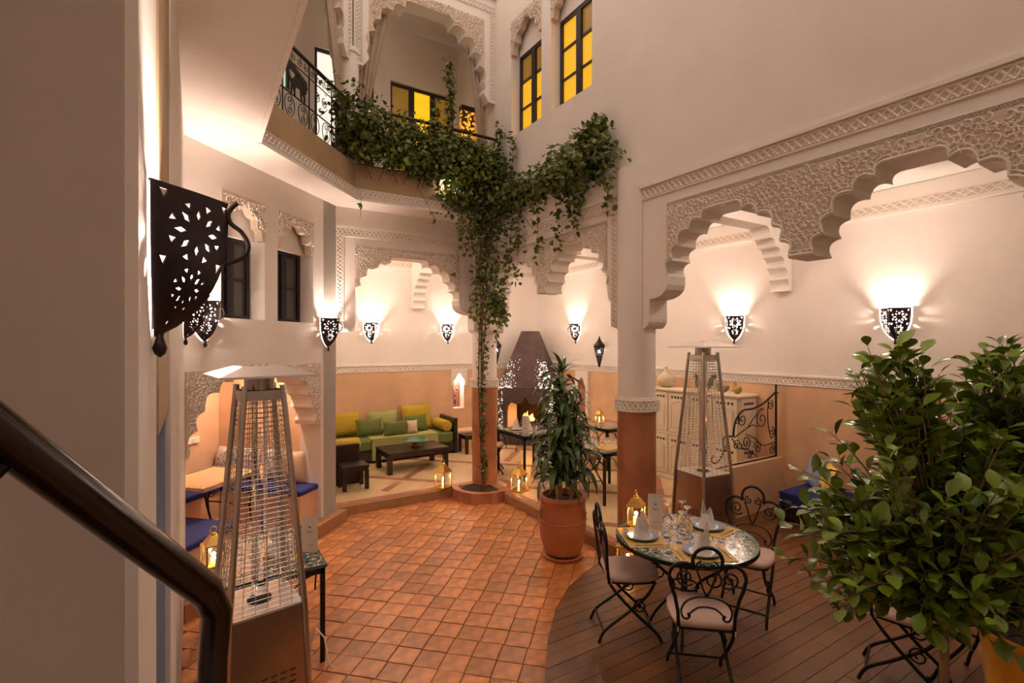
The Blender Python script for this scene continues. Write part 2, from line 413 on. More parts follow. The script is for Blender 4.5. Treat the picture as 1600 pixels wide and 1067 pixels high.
# raised platform behind the columns and along the right gallery, with brick bands
plat_poly = [(-2.62, .15), (.10, .15), (.10, -3.04), (3.3, -3.04), (3.3, 3.2), (-2.62, 3.2)]
platform = MB().prism(plat_poly, -.1, .148).build('floor_platform', 'floor_stone', kind='structure', label='raised pale stone floor with terracotta brick lattice bands', cat='floor')
MB().box(-2.6, .10, .135, .15, 0, .12).build('step_riser', 'riser', platform); MB().box(.085, .10, -3.04, .15, 0, .12).build('step_riser', 'riser', platform)
bm_ = MB().box(-.125, .125, -.062, .062, -.012, .006, .004).mesh('brick', 'brick')
def brick(x, y, z, rz, sc=(1, 1, 1), par=platform):
    o = bpy.data.objects.new('brick', bm_); C.objects.link(o); o.parent = par; o.location = (x, y, z); o.rotation_euler.z = rz; o.scale = sc
in_room = lambda x, y: (-2.3 < x < .6 and .30 < y < 2.6) or (.26 < x < 3.1 and -2.95 < y < 2.6)
bl = []
for fam in (0, 1):
    for k in range(-6, 9):
        for j in range(-30, 34):
            a, b = (k*1.35+.30, j*.252) if fam == 0 else (j*.252, k*1.35-.30)
            x = -.95+S2*a+S2*b; y = .55+S2*a-S2*b
            if fam == 1 and abs((a-.30+.675) % 1.35-.675) < .19: continue
            cx, cy = .11*S2, .11*S2
            if not all(in_room(x+dx, y+dy) for dx, dy in ((.11, .11), (-.11, -.11), (.11, -.11), (-.11, .11))): continue
            bl.append((proj(x, y, .15)[2] if on(x, y, .15) else 99, x, y, -math.pi/4 if fam == 0 else math.pi/4))
for d_, x, y, a_ in sorted(bl)[:260]: brick(x, y, .148, a_)
for k in range(11): brick(-2.42+.25*k, .215, .148, 0, (.98, 1, 1))
for k in range(13): brick(.165, -.0-.125-.248*k+.2, .148, math.pi/2, (.98, 1, 1))
# alcove floor and the step along the diagonal wall
alc = [(-2.25-S2*a+S2*d, -S2*a-S2*d) for a, d in ((-.05, .14), (2.5, .14), (2.5, -1.8), (-.05, -1.8))]
fl_al = MB().prism(alc, -.05, .15).build('floor_alcove', 'riser', kind='structure', label='raised floor of the alcove with terracotta step', cat='floor')
# planter kerb round the vine column
planter = thing('planter_bed', 'low curved terracotta kerb holding soil at the vine column foot', 'planter', (-.02, -.02, 0))
ring = MB()
pts = [(.48*math.cos(a), .48*math.sin(a)) for a in [math.pi*(.88+1.24*i/18) for i in range(19)]]
for (x0, y0), (x1, y1) in zip(pts[:-1], pts[1:]):
    ring = MB(); k = .80
    ring.prism([(x0, y0), (x1, y1), (x1*k, y1*k), (x0*k, y0*k)], 0, .155); ring.build('kerb_brick', 'brick', planter)
MB().lathe([(.40, .10), (.25, .135), (0, .14)], 24).build('soil', 'soil', planter, 60)

# wooden deck, one object for each board
deck = MB().prism(deck_edge+[(3.3, -9), (3.3, -3.05)], -.05, .12).build('floor_deck', 'riser', kind='structure', label='raised dark brown board deck with a curved edge', cat='floor')
u = -3.05; W = .112
while u > -8.0:
    a, b = u-.004, max(u-W, -8); xl = deck_v(u-W/2); x0 = xl; first = True
    joints = []; j = xl+random.uniform(1.0, 2.4)
    while j < 3.1: joints.append(j); j += 2.4
    for x1 in joints+[3.14]:
        p = [(deck_v(a) if first else x0, a), (x1-.003, a), (x1-.003, b), (deck_v(b) if first else x0, b)]
        if any(on(q[0]+(r*(x1-x0)/8), q[1], .15, 40) for q in p[:1]+p[3:] for r in range(9)):
            MB().prism(p, .118, .15+random.uniform(-.001, .001)).build('plank', 'plank', deck)
        x0 = x1; first = False
    u -= W
ed = MB()
for p, q in zip(deck_edge[:-1], deck_edge[1:]): ed.add([(p[0], p[1], 0), (q[0], q[1], 0), (q[0], q[1], .15), (p[0], p[1], .15)], [(0, 1, 2, 3)])
ed.build('deck_edge', 'riser', deck)

# ------------------------------------------------------------------ the setting: walls
def bracket(c, f, z=(2.53, 2.82, 3.03)):
    """stepped quarter-round corbel profile from column axis c to arch foot f"""
    s = 1 if f > c else -1; m = c+s*.26
    p = [(c, z[0]), (m-s*.08, z[0])]+[(m-s*.08+s*.08*math.sin(t), z[0]+.10*(1-math.cos(t))) for t in (.4, .8, 1.2, 1.57)]+[(m, z[1])]
    w = abs(f-m)
    p += [(m+s*w*math.sin(t)*.99, z[1]+.13*(1-math.cos(t))) for t in (.4, .8, 1.2, 1.57)]+[(f, z[2])]
    return p
COLS = [-.05, 3.175, 6.70]
low = []
feet = []
for c0, c1, pend, hp in ((-.05, 3.175, 1.6, .66), (3.175, 6.70, 4.93, .68)):
    h = hp-.093; A, B = pend-hp, pend+hp
    e = bracket(c0, A-h)[:-1]+arch_edge(A, h, 3.03, 3.565)+arch_edge(B, h, 3.03, 3.565)+bracket(c1, B+h)[::-1][1:]
    low += e; feet.append((A-h, B+h, arch_edge(A, h, 3.03, 3.565)+arch_edge(B, h, 3.03, 3.565)))
low += [(6.95, 2.53), (6.95, 0), (9, 0)]
outer = low+[(9, 7.8), (-.05, 7.8)]
UW = [(.836, 1.579), (1.79, 2.574)]
wall_r = MB().plate(outer, [[(a, 5.34), (b, 5.34), (b, 6.98), (a, 6.98)] for a, b in UW], RIGHT, .26).build('wall_right', 'plaster', kind='structure', label='tall white plaster wall on scalloped arches with carved frieze', cat='wall')
OUTR = lambda a, b, d: RIGHT(a, b, d+.001)
for i, (fa, fb, e) in enumerate(feet):
    poly = e+[(fb, 3.70), (fa, 3.70)]
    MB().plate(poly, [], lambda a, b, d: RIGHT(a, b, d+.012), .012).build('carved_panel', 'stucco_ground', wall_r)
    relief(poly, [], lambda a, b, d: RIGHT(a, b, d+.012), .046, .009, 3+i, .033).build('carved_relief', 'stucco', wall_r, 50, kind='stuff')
    rim = MB(); rim.tube([RIGHT(a, b+.02, .014) for a, b in e], .010, 4); rim.tube([RIGHT(a, b+.05, .014) for a, b in e], .005, 4); rim.build('arch_rim', 'stucco', wall_r)
    frieze((fa, 3.70), (fb, 3.70), .035, OUTR).build('carved_border', 'stucco', wall_r, kind='stuff')
for a, b in ((.0, 3.0), (3.24, 6.7)):
    for n, (p, q) in enumerate((((a, 3.82), (b, 3.82)), ((a+.11, 2.56), (a+.11, 3.82)), ((b, 2.56), (b, 3.82)))):
        MB().prism([(p[0], p[1]), (q[0], q[1]), (q[0], q[1]+.125), (p[0], p[1]+.125)] if n == 0 else [(p[0]-.11, p[1]), (p[0], p[1]), (q[0], q[1]), (q[0]-.11, q[1])], 0, .006, lambda x, y, d: RIGHT(x, y, d)).build('frieze_band', 'stucco_ground', wall_r)
        frieze(p, q, .125 if n == 0 else .11, lambda x, y, d: RIGHT(x, y, d+.006)).build('carved_frieze', 'stucco', wall_r, kind='stuff')
    MB().prism([(a, 3.945), (b, 3.945), (b, 3.975), (a, 3.975)], 0, .03, RIGHT).build('moulding', 'stucco', wall_r)

# back arch wall and its upper gallery arcade
eb = arch_edge(-1.21, .79, 3.03, 3.60)
ob = [(-2.25, 2.53)]+bracket(-2.25, -2.0)[1:-1]+eb+bracket(.12, -.42)[::-1][1:]+[(.12, 4.3), (-2.25, 4.3)]
wall_b = MB().plate(ob, [], BACK, .26).build('wall_back_arch', 'plaster', kind='structure', label='white wall with wide scalloped arch before the sofa', cat='wall')
pb = eb+[(-.42, 3.72), (-2.0, 3.72)]
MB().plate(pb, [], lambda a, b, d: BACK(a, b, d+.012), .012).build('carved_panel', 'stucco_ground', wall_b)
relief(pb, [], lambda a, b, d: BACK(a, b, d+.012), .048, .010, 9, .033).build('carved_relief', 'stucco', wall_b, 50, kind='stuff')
for n, (p, q) in enumerate((((-2.25, 3.82), (.0, 3.82)), ((-2.14, 2.56), (-2.14, 3.82)), ((-.06, 2.56), (-.06, 3.82)))):
    MB().prism([(p[0], p[1]), (q[0], q[1]), (q[0], q[1]+.125), (p[0], p[1]+.125)] if n == 0 else [(p[0]-.11, p[1]), (p[0], p[1]), (q[0], q[1]), (q[0]-.11, q[1])], 0, .006, BACK).build('frieze_band', 'stucco_ground', wall_b)
    frieze(p, q, .125 if n == 0 else .11, lambda x, y, d: BACK(x, y, d+.006)).build('carved_frieze', 'stucco', wall_b, kind='stuff')
MB().prism([(-2.25, 3.945), (0, 3.945), (0, 3.975), (-2.25, 3.975)], 0, .03, BACK).build('moulding', 'stucco', wall_b)
# pier at the meeting of arch wall and alcove wall
MB().prism([(-2.25, 0), (-2.25, .26), (-2.62, .26), (-2.62, -.02), (-2.45, -.2)], .1, 4.22).build('wall_pier', 'plaster', kind='structure', label='plain white pier between the alcove and the sofa court', cat='wall')
# diagonal alcove wall with two small windows
el = arch_edge(1.385, .93, 1.41, 2.10)
alcove_open = [(.335, .15), (.335, 1.36), (.43, 1.36)]+el+[(2.36, 1.36), (2.36, .15)]
LW = [(.50, 1.155), (1.36, 1.96)]
ol = [(0, .0), (.335, .0), (.335, 1.36), (.44, 1.36)]+el+[(2.33, 1.36), (2.36, 1.36), (2.36, 0), (2.62, 0), (2.62, 4.25), (0, 4.25)]
wall_l = MB().plate(ol, [[(a, 2.63), (b, 2.63), (b, 3.86), (a, 3.86)] for a, b in LW], LEFTW, .30).build('wall_left', 'plaster', kind='structure', label='diagonal white wall over the alcove with two dark windows', cat='wall')
pl = [(.36, 1.36), (.44, 1.36)]+el+[(2.33, 1.36), (2.36, 1.36), (2.36, 2.13), (.36, 2.13)]
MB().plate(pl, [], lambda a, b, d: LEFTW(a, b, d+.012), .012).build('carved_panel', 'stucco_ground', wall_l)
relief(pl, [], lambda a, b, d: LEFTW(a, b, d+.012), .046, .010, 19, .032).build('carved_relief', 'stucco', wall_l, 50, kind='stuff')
def win_arch(a, b, z0, z1, M, par, seed):
    """scalloped stucco head set into a window recess"""
    c = (a+b)/2; w = (b-a)/2
    half = [(-.86, 0), (-.80, .30), (-.62, .34), (-.60, .62), (-.34, .68), (-.22, .86), (-.10, .86), (-.08, .94)]
    e = [(c+w*x, z0+(z1-z0)*.86*y) for x, y in half]; e += [(2*c-x, y) for x, y in e[::-1]]
    p = [(a, z0)]+e+[(b, z0), (b, z1), (a, z1)]
    MB().plate(p, [], lambda x, y, d: M(x, y, d+.01), .09).build('window_head', 'stucco_ground', par)
    relief(p, [], lambda x, y, d: M(x, y, d+.011), .05, .012, seed, .030).build('carved_relief', 'stucco', par, 50, kind='stuff')
    MB().prism([(a, z0), (b, z0), (b, z1), (a, z1)], -.14, -.12, M).build('head_panel', 'plaster', par)
    MB().box(0, 1, 0, 1, 0, 1)
def window(name, a, b, z0, z1, M, depth, panes, cols, rows, fm='frame_wood', par=None):
    """real frame with muntins and one pane object for each light"""
    o = thing(name, None, None, kind='structure'); f = MB(); w = .045; cx = (a+b)/2
    R = lambda x0, x1, y0, y1, d0, d1: f.prism([(x0, y0), (x1, y0), (x1, y1), (x0, y1)], -depth+d0, -depth+d1, M)
    R(a, a+w, z0, z1, -.03, .03); R(b-w, b, z0, z1, -.03, .03); R(a+w, b-w, z0, z0+w, -.03, .03); R(a+w, b-w, z1-w, z1, -.03, .03)
    for i in range(1, cols): x = a+(b-a)*i/cols; R(x-.045, x+.045, z0+w, z1-w, -.025, .035)
    f.build('window_frame', fm, o); g = MB(); f = g
    for i in range(cols):
        x0 = a+(b-a)*i/cols+.045; x1 = a+(b-a)*(i+1)/cols-.045
        for j in range(1, rows):
            y = z0+(z1-z0)*j/rows; f = MB(); R(x0, x1, y-.015, y+.015, -.015, .02); f.build('muntin', fm, o)
        for j in range(rows):
            y0 = z0+(z1-z0)*j/rows+(.045 if j == 0 else .015); y1 = z0+(z1-z0)*(j+1)/rows-(.045 if j == rows-1 else .015)
            f = MB(); R(x0, x1, y0, y1, -.006, 0); f.build('pane', panes[(i*rows+j) % len(panes)], o)
    return o
k = 0
for a, b in LW:
    k += 1; win_arch(a, b, 3.47, 3.87, LEFTW, wall_l, 30+k)
    w_ = window('window_%d' % k, a+.02, b-.02, 2.63, 3.47, LEFTW, .2, ['dim_pane'], 2, 2); w_['label'] = 'small dark framed window in the diagonal wall, ' + ('beside the pier' if k == 1 else 'beside the wall corner'); w_['category'] = 'window'
for a, b in UW:
    k += 1; win_arch(a, b, 6.50, 6.96, RIGHT, wall_r, 30+k)
    w_ = window('window_%d' % k, a+.02, b-.02, 5.36, 6.50, RIGHT, .16, ['amber_glass', 'amber_glass', 'dim_amber'] if k == 3 else ['amber_glass', 'amber_glass', 'amber_glass', 'amber_glass', 'amber_glass', 'dim_amber'], 2, 3)
    w_['label'] = 'tall black framed window with glowing amber glass ' + ('close to the vine corner' if k == 3 else 'farther along the plain wall'); w_['category'] = 'window'
# far walls of the rooms behind the arches
def dado(M, a0, a1, par):
    MB().prism([(a0, .15), (a1, .15), (a1, 1.79), (a0, 1.79)], 0, .012, M).build('dado', 'tadelakt', par)
    MB().prism([(a0, 1.79), (a1, 1.79), (a1, 1.915), (a0, 1.915)], 0, .016, M).build('dado_band', 'stucco_ground', par)
    frieze((a0, 1.79), (a1, 1.79), .125, lambda x, y, d: M(x, y, d+.016), .008).build('carved_band', 'stucco', par, kind='stuff')
    MB().prism([(a0, 1.915), (a1, 1.915), (a1, 1.94), (a0, 1.94)], 0, .03, M).build('dado_moulding', 'stucco', par)
def cornice(M, a0, a1, par):
    MB().prism([(a0, 3.93), (a1, 3.93), (a1, 4.06), (a0, 4.06)], 0, .016, M).build('cornice_band', 'stucco_ground', par)
    frieze((a0, 3.93), (a1, 3.93), .13, lambda x, y, d: M(x, y, d+.016), .008, .10).build('carved_cornice', 'stucco', par, kind='stuff')
    MB().prism([(a0, 3.90), (a1, 3.90), (a1, 3.93), (a0, 3.93)], 0, .035, M).build('cornice_moulding', 'stucco', par)
FB = lambda a, b, d: (a, 3.05-d, b)
FR = lambda a, b, d: (3.15-d, a, b)
NB = (1.06, .14)
niche_poly = [(NB[0]-.13, .95), (NB[0]+.13, .95), (NB[0]+.13, 1.55), (NB[0]+.05, 1.66), (NB[0], 1.72), (NB[0]-.05, 1.66), (NB[0]-.13, 1.55)]
wall_f = MB().plate([(-2.62, 0), (3.15, 0), (3.15, 4.25), (-2.62, 4.25)], [niche_poly], FB, .25).build('wall_back', 'plaster', kind='structure', label='white back wall with peach dado behind the sofa', cat='wall')
MB().plate([(-2.45, .15), (3.1, .15), (3.1, 1.79), (-2.45, 1.79)], [niche_poly], lambda a, b, d: FB(a, b, d+.012), .011).build('dado', 'tadelakt', wall_f)
MB().prism([(-2.45, 1.79), (3.1, 1.79), (3.1, 1.915), (-2.45, 1.915)], 0, .016, FB).build('dado_band', 'stucco_ground', wall_f)
frieze((-2.45, 1.79), (3.1, 1.79), .125, lambda x, y, d: FB(x, y, d+.016), .008, .09).build('carved_band', 'stucco', wall_f, kind='stuff')
MB().prism([(-2.45, 1.915), (3.1, 1.915), (3.1, 1.94), (-2.45, 1.94)], 0, .03, FB).build('dado_moulding', 'stucco', wall_f)
cornice(FB, -2.45, 3.1, wall_f)
MB().box(NB[0]-.14, NB[0]+.14, 3.25, 3.29, .9, 1.8).build('niche_back', 'tadelakt_red', wall_f)
nf = [(NB[0]-.19, 1.45), (NB[0]-.13, 1.45)]+niche_poly[2:][::-1]+[(NB[0]+.13, 1.45), (NB[0]+.19, 1.45), (NB[0]+.19, 1.80), (NB[0]-.19, 1.80)]
MB().plate(nf, [], lambda a, b, d: FB(a, b, d+.045), .04).build('niche_frame', 'stucco', wall_f)
wall_fr = MB().box(3.15, 3.4, -9, 3.3, 0, 4.25).build('wall_right_far', 'plaster', kind='structure', label='white far wall with peach dado behind the cabinet and sconces', cat='wall')
dado(FR, -9, 3.04, wall_fr); cornice(FR, -9, 3.03, wall_fr)
MB().box(-2.62, -2.45, .2, 3.05, 0, 4.25).build('wall_sofa_side', 'plaster', kind='structure', label='white side wall at the left end of the sofa court', cat='wall')
# alcove interior
AW = lambda a, d, z: (-2.25-S2*a+S2*d, -S2*a-S2*d, z)
def awall(name, a0, a1, d0, d1, z0, z1, m, lab):
    return MB().prism([AW(a0, d0, 0)[:2], AW(a1, d0, 0)[:2], AW(a1, d1, 0)[:2], AW(a0, d1, 0)[:2]], z0, z1).build(name, m, kind='structure', label=lab, cat='wall')
awall('wall_alcove_end', .02, .22, -1.75, -.30, .1, 2.6, 'tadelakt', 'peach end wall of the alcove with the light switch')
awall('wall_alcove_back', .22, 3.6, -1.85, -1.65, .1, 2.6, 'tadelakt', 'peach back wall of the alcove behind the corner bench')
awall('wall_alcove_near', 3.4, 3.6, -1.65, -.30, .1, 2.6, 'tadelakt', 'peach near wall of the alcove behind the stair wall')
ac = awall('ceiling_alcove', .02, 3.6, -1.85, -.30, 2.6, 2.7, 'plaster', 'white ceiling inside the alcove'); ac['category'] = 'ceiling'
# near-left wall, doorway and stair pier
MB().box(-4.2, -3.93, -4.50, -1.70, 0, 4.25).build('wall_near', 'plaster', kind='structure', label='white wall running from the alcove corner to the stair doorway', cat='wall')
wp = MB().box(-6, -3.94, -5.758, -5.18, -.1, 4.25, .02).build('wall_stair_pier', 'plaster', kind='structure', label='broad plaster pier beside the stair handrail', cat='wall')
door = thing('door_1', 'pale blue door standing open in the stair doorway', 'door', kind='structure')
MB().box(-4.72, -3.945, -4.56, -4.515, 0, 2.1).build('door_leaf', 'door_blue', door); MB().box(-4.2, -3.935, -5.18, -4.51, 2.12, 4.25).build('door_lintel', 'plaster_tan', door)
MB().box(-5.6, -5.4, -9, -1.7, 0, 4.25).build('wall_corridor', 'plaster', kind='structure', label='plaster wall of the passage behind the stair doorway', cat='wall')
MB().prism([(-5.76, .6), (-5.76, 1.0), (-6.6, 2.6), (-6.6, 2.2)], 0, .03, lambda a, b, d: (-4.40+(a+5.76)*.6-.0, -5.765-d, b+.55)).build('trim_1', 'riser', kind='structure', label='sloping dark plinth strip on the stair pier', cat='trim')

MB().box(-7, 3.4, -9.2, -8.9, -.1, 7.8).build('wall_behind', 'plaster', kind='structure', label='plain plaster wall closing the courtyard behind the stair', cat='wall')
MB().box(-7.2, -6.95, -9.2, 3.3, -.1, 7.8).build('wall_outer', 'plaster', kind='structure', label='outer plaster wall behind the passage and upper gallery', cat='wall')
# gallery slab with the courtyard opening
well = [(-3.37, -8.95), (-3.37, -1.83), (-2.11, -.43), (.10, -.43), (.10, -8.95)]
slab = MB().plate([(-7, -9), (3.4, -9), (3.4, 3.3), (-7, 3.3)], [well], lambda a, b, d: (a, b, 4.50+d), .28).build('ceiling', 'plaster', kind='structure', label='white ceiling slab of the gallery round the courtyard opening', cat='ceiling')
A_, B_, C_ = Vector((-3.37, -1.83)), Vector((-2.11, -.43)), Vector((0, -.43)); Z_ = Vector((-3.37, -8.9))
def edge_map(p, q):
    t = (q-p).normalized(); n = Vector((t.y, -t.x))
    return (lambda a, b, d: (p.x+t.x*a+n.x*d, p.y+t.y*a+n.y*d, b)), (q-p).length
for p, q in ((A_, B_), (B_, C_), (Z_, A_)):
    M, l = edge_map(p, q)
    MB().prism([(0, 4.24), (l, 4.24), (l, 4.37), (0, 4.37)], 0, .02, M).build('gallery_band', 'stucco_ground', slab)
    frieze((0, 4.24), (l, 4.24), .13, lambda x, y, d: M(x, y, d+.02), .01).build('carved_band', 'stucco', slab, kind='stuff')
    MB().prism([(0, 4.212), (l, 4.212), (l, 4.24), (0, 4.24)], .001, .035, M).build('gallery_moulding', 'stucco', slab)
    MB().prism([(0, 4.37), (l, 4.37), (l, 4.68), (0, 4.68)], -.16, .012, M).build('gallery_parapet', 'plaster_tan', slab)
# beams with scalloped corbels
def beam(p, q, lab):
    p, q = Vector(p), Vector(q); t = (q-p).normalized(); n = Vector((t.y, -t.x)); l = (q-p).length
    M = lambda a, b, d: (p.x+t.x*a+n.x*d, p.y+t.y*a+n.y*d, b)
    o = MB().prism([(0, 3.93), (l, 3.93), (l, 4.22), (0, 4.22)], -.13, .13, M).build('ceiling_beam', 'plaster', kind='structure', label=lab, cat='beam')
    e = [(l, 3.10), (l-.10, 3.10)]; cs = [(l-.10, 3.10), (l-.12, 3.26), (l-.18, 3.42), (l-.28, 3.56), (l-.40, 3.68), (l-.54, 3.78), (l-.60, 3.93)]
    for a, b in zip(cs[:-1], cs[1:]): e += bulge(a, b, -.30, 5)
    MB().plate(e+[(l-.60, 3.93), (l, 3.93)], [], lambda a, b, d: M(a, b, d+.13), .26).build('corbel', 'stucco', o)
    return o
beam((.10, .2), (.10, 3.04), 'white ceiling beam with scalloped corbel over the sofa')
beam((.2, .10), (3.14, .10), 'white ceiling beam with scalloped corbel beyond the vine column')
beam((.2, -3.0), (3.14, -3.0), 'white ceiling beam with scalloped corbel above the cabinet railing')
# upper storey
up_b = MB().plate([(-4.6, 4.5), (.0, 4.5), (.0, 7.5), (-4.6, 7.5)], [[(-1.18, 5.1), (-.05, 5.1), (-.05, 6.62), (-1.18, 6.62)], [(-2.34, 4.52), (-1.44, 4.52), (-1.44, 6.82), (-2.34, 6.82)]], lambda a, b, d: (a, .95-d, b), .2).build('wall_gallery_back', 'plaster', kind='structure', label='upper gallery wall with the wide amber window', cat='wall')
w_ = window('window_5', -1.18, -.05, 5.1, 6.62, lambda a, b, d: (a, .95-d, b), .08, ['dim_amber', 'dim_amber', 'amber_plain', 'amber_plain', 'dim_amber', 'dim_amber'], 3, 2); w_['label'] = 'wide dark framed gallery window with amber light behind the vine'; w_['category'] = 'window'
MB().box(.0, .26, .05, 1.15, 4.5, 7.8).build('wall_gallery_end', 'plaster', kind='structure', label='end wall of the upper gallery beside the orange lattice', cat='wall')
UL = lambda a, b, d: (-2.5-S2*a+S2*d, .95-S2*a-S2*d, b)     # gallery wall behind the camel railing
up_l = MB().plate([(-.1, 4.5), (3.6, 4.5), (3.6, 7.5), (-.1, 7.5)], [[(.24, 5.95), (.48, 5.95), (.48, 6.62), (.24, 6.62)], [(1.25, 4.52), (1.9, 4.52), (1.9, 6.7), (1.25, 6.7)]], UL, .2).build('wall_gallery_left', 'plaster', kind='structure', label='upper gallery wall with narrow window behind the camel railing', cat='wall')
for nm, a, b, z0, z1, M_, pn, cl, lab, ct in (('door_2', -2.34, -1.44, 4.52, 6.82, lambda a, b, d: (a, .95-d, b), ['lit_white'], 2, 'brightly lit double doorway behind the upper column', 'door'), ('door_3', 1.25, 1.9, 4.52, 6.7, UL, ['dim_pane'], 1, 'dark doorway at the far left of the upper gallery', 'door'), ('window_6', .24, .48, 5.95, 6.62, UL, ['lit_green'], 1, 'narrow pale green window behind the camel railing', 'window')):
    w_ = window(nm, a, b, z0, z1, M_, .08, pn, cl, 1); w_['label'] = lab; w_['category'] = ct
MB().plate([(-7, -9), (.3, -9), (.3, 3.3), (-7, 3.3)], [[(-3.37, -8.95), (-3.37, -1.83), (-2.11, -.43), (.10, -.43), (.10, -8.95)]], lambda a, b, d: (a, b, 7.75+d), .2).build('ceiling_gallery', 'plaster', kind='structure', label='ceiling of the upper gallery', cat='ceiling')
for p, q, half, name, lab in ((B_, C_, .86, 'wall_arcade_back', 'upper gallery arch with carved scallops above the vine'), (A_, B_, .72, 'wall_arcade_left', 'upper gallery arch above the camel railing')):
    M0, l = edge_map(p, q); M = lambda a, b, d, M0=M0: M0(a, b, d-.05)
    c = l/2; e = arch_edge(c, half, 6.30, 7.06)
    lp = [(0, 6.0), (.12, 6.0), (.20, 6.12), (c-half-.03, 6.2)]; rp = [(l-x, z) for x, z in lp[::-1]]
    o = MB().plate(lp+e+rp+[(l, 7.75), (0, 7.75)], [], M, .22).build(name, 'plaster', kind='structure', label=lab, cat='wall')
    pp = e+[(c+half, 7.2), (c-half, 7.2)]
    MB().plate(pp, [], lambda a, b, d: M(a, b, d+.01), .01).build('carved_panel', 'stucco_ground', o)
    relief(pp, [], lambda a, b, d: M(a, b, d+.011), .055, .013, 77, .034).build('carved_relief', 'stucco', o, 50, kind='stuff')
    for pq in (((0, 7.33), (l, 7.33)), ((.12, 6.05), (.12, 7.33)), ((l, 6.05), (l, 7.33))): frieze(pq[0], pq[1], .11, lambda a, b, d: M(a, b, d+.002)).build('carved_frieze', 'stucco', o, kind='stuff')

# ------------------------------------------------------------------ columns
def column(loc, lab, r=.195, drum='tadelakt_red'):
    t = thing('column', lab, 'column', loc)
    MB().lathe([(r+.005, .0), (r+.005, 1.53)], 32).build('drum', drum, t, 40)
    MB().lathe([(r, 1.53), (r, 4.05), (0, 4.05)], 32).build('shaft', 'plaster', t, 40)
    MB().lathe([(r, 1.52), (r+.03, 1.53), (r+.03, 1.66), (r, 1.68)], 32).build('carved_collar', 'stucco_ground', t, 40)
    R = r+.03
    cyl = lambda a, b, d: ((R+d)*math.cos(a/R), (R+d)*math.sin(a/R), b)
    f = MB(); n = 26; l = 2*math.pi*R/n
    for i in range(n): q = frieze((i*l, 1.53), ((i+1)*l, 1.53), .13, cyl, .008, l/1.0); f.v, f.f = (lambda o: (o.v, o.f))(MB().add(f.v, f.f).add(q.v, q.f))
    f.build('collar_relief', 'stucco', t, kind='stuff')
    return t
column((.09, .12, .15), 'round terracotta and white column wrapped by the climbing vine')
column((.09, -3.175, .15), 'round terracotta and white column beside the potted dracaena')
column((.09, -6.70, .15), 'round terracotta and white column at the near end of the arcade')
uc = thing('gallery_column', 'slim white upper column between the gallery curtains', 'column', (-2.16, -.30, 4.5))
MB().lathe([(.13, 0), (.13, 1.6), (.15, 1.62), (.15, 1.66), (.11, 1.70), (0, 1.70)], 24).build('shaft', 'plaster', uc, 40)

# ------------------------------------------------------------------ pierced wall sconces
def sconce_mesh(W=.155, H=.37, D=.165):
    prof = lambda b: max(.02, (1-(1-b)**3)**.8)
    def M(a, b, d):      # a in 0..1 across, b in 0..1 up
        r = prof(b); k = 1-abs(2*a-1); sg = 1 if a > .5 else -1; k2 = k+.10*math.sin(math.pi*k)*.6
        return (sg*W*r*(1-k), D*r*k2-d, b*H)
    holes = []
    for ca in (.26, .74):
        for cb, sc in ((.72, 1.0), (.33, .72)):
            ra = .165*sc; rb = .185*sc
            for k in range(8):
                q = k*math.pi/4
                pt = lambda rr, dq: (ca+ra*rr*math.cos(q+dq), cb+rb*rr*math.sin(q+dq))
                holes.append([pt(.44, 0), pt(.66, .155), pt(.89, 0), pt(.66, -.155)])
                holes.append([pt(.86, .39), pt(1.10, .27), pt(1.10, .51)])
    for ca, cb in ((.06, .93), (.94, .93), (.46, .93), (.54, .93), (.06, .50), (.94, .50), (.455, .50), (.545, .50), (.2, .08), (.8, .08)):
        holes.append([(ca-.022, cb+.028), (ca+.022, cb+.028), (ca, cb-.03)])
    ex = [(i/16, j/14) for i in range(1, 16) for j in range(1, 14)]
    ex = [p for p in ex if not any(inside(p, h) for h in holes)]
    outer = [(i/24, 0) for i in range(24)]+[(1, j/14) for j in range(14)]+[(1-i/24, 1) for i in range(24)]+[(0, 1-j/14) for j in range(14)]
    return MB().plate(outer, holes, M, .0035, ex)
def make_sconce():
    t = thing('wall_sconce', '', 'wall lamp')
    sconce_mesh().build('pierced_shell', 'bronze', t, 40)
    MB().lathe([(0, -.055), (.012, -.045), (.017, -.030), (.012, -.014), (.008, .0), (.012, .02)], 12, (0, .012, 0)).build('finial', 'bronze', t, 50)
    m = MB(); m.tube([(x, .0, .370) for x in (-.147, 0, .147)], .004, 6); m.tube([(-.147, 0, .37), (0, .155, .37), (.147, 0, .37)], .004, 6); m.build('rim', 'bronze', t, 60)
    m = MB(); m.tube([(0, .155+y, z) for y, z in smooth([(.0, .20), (.05, .225), (.062, .26), (.045, .295), (.02, .315), (.012, .34), (.025, .365), (.035, .375)])], .0065, 8); m.build('scroll', 'bronze', t, 60)
    MB().box(-.02, .02, -.004, .004, .02, .36).build('back_plate', 'bronze', t)
    MB().lathe([(0, .13), (.02, .14), (.026, .165), (.018, .195), (.012, .21), (0, .215)], 12, (0, .075, .0)).build('bulb', 'bulb', t, 60)
    lamp('lamp', t, (0, .075, .245), SCONCE_W, r=.02)
    return t
sc0 = make_sconce()
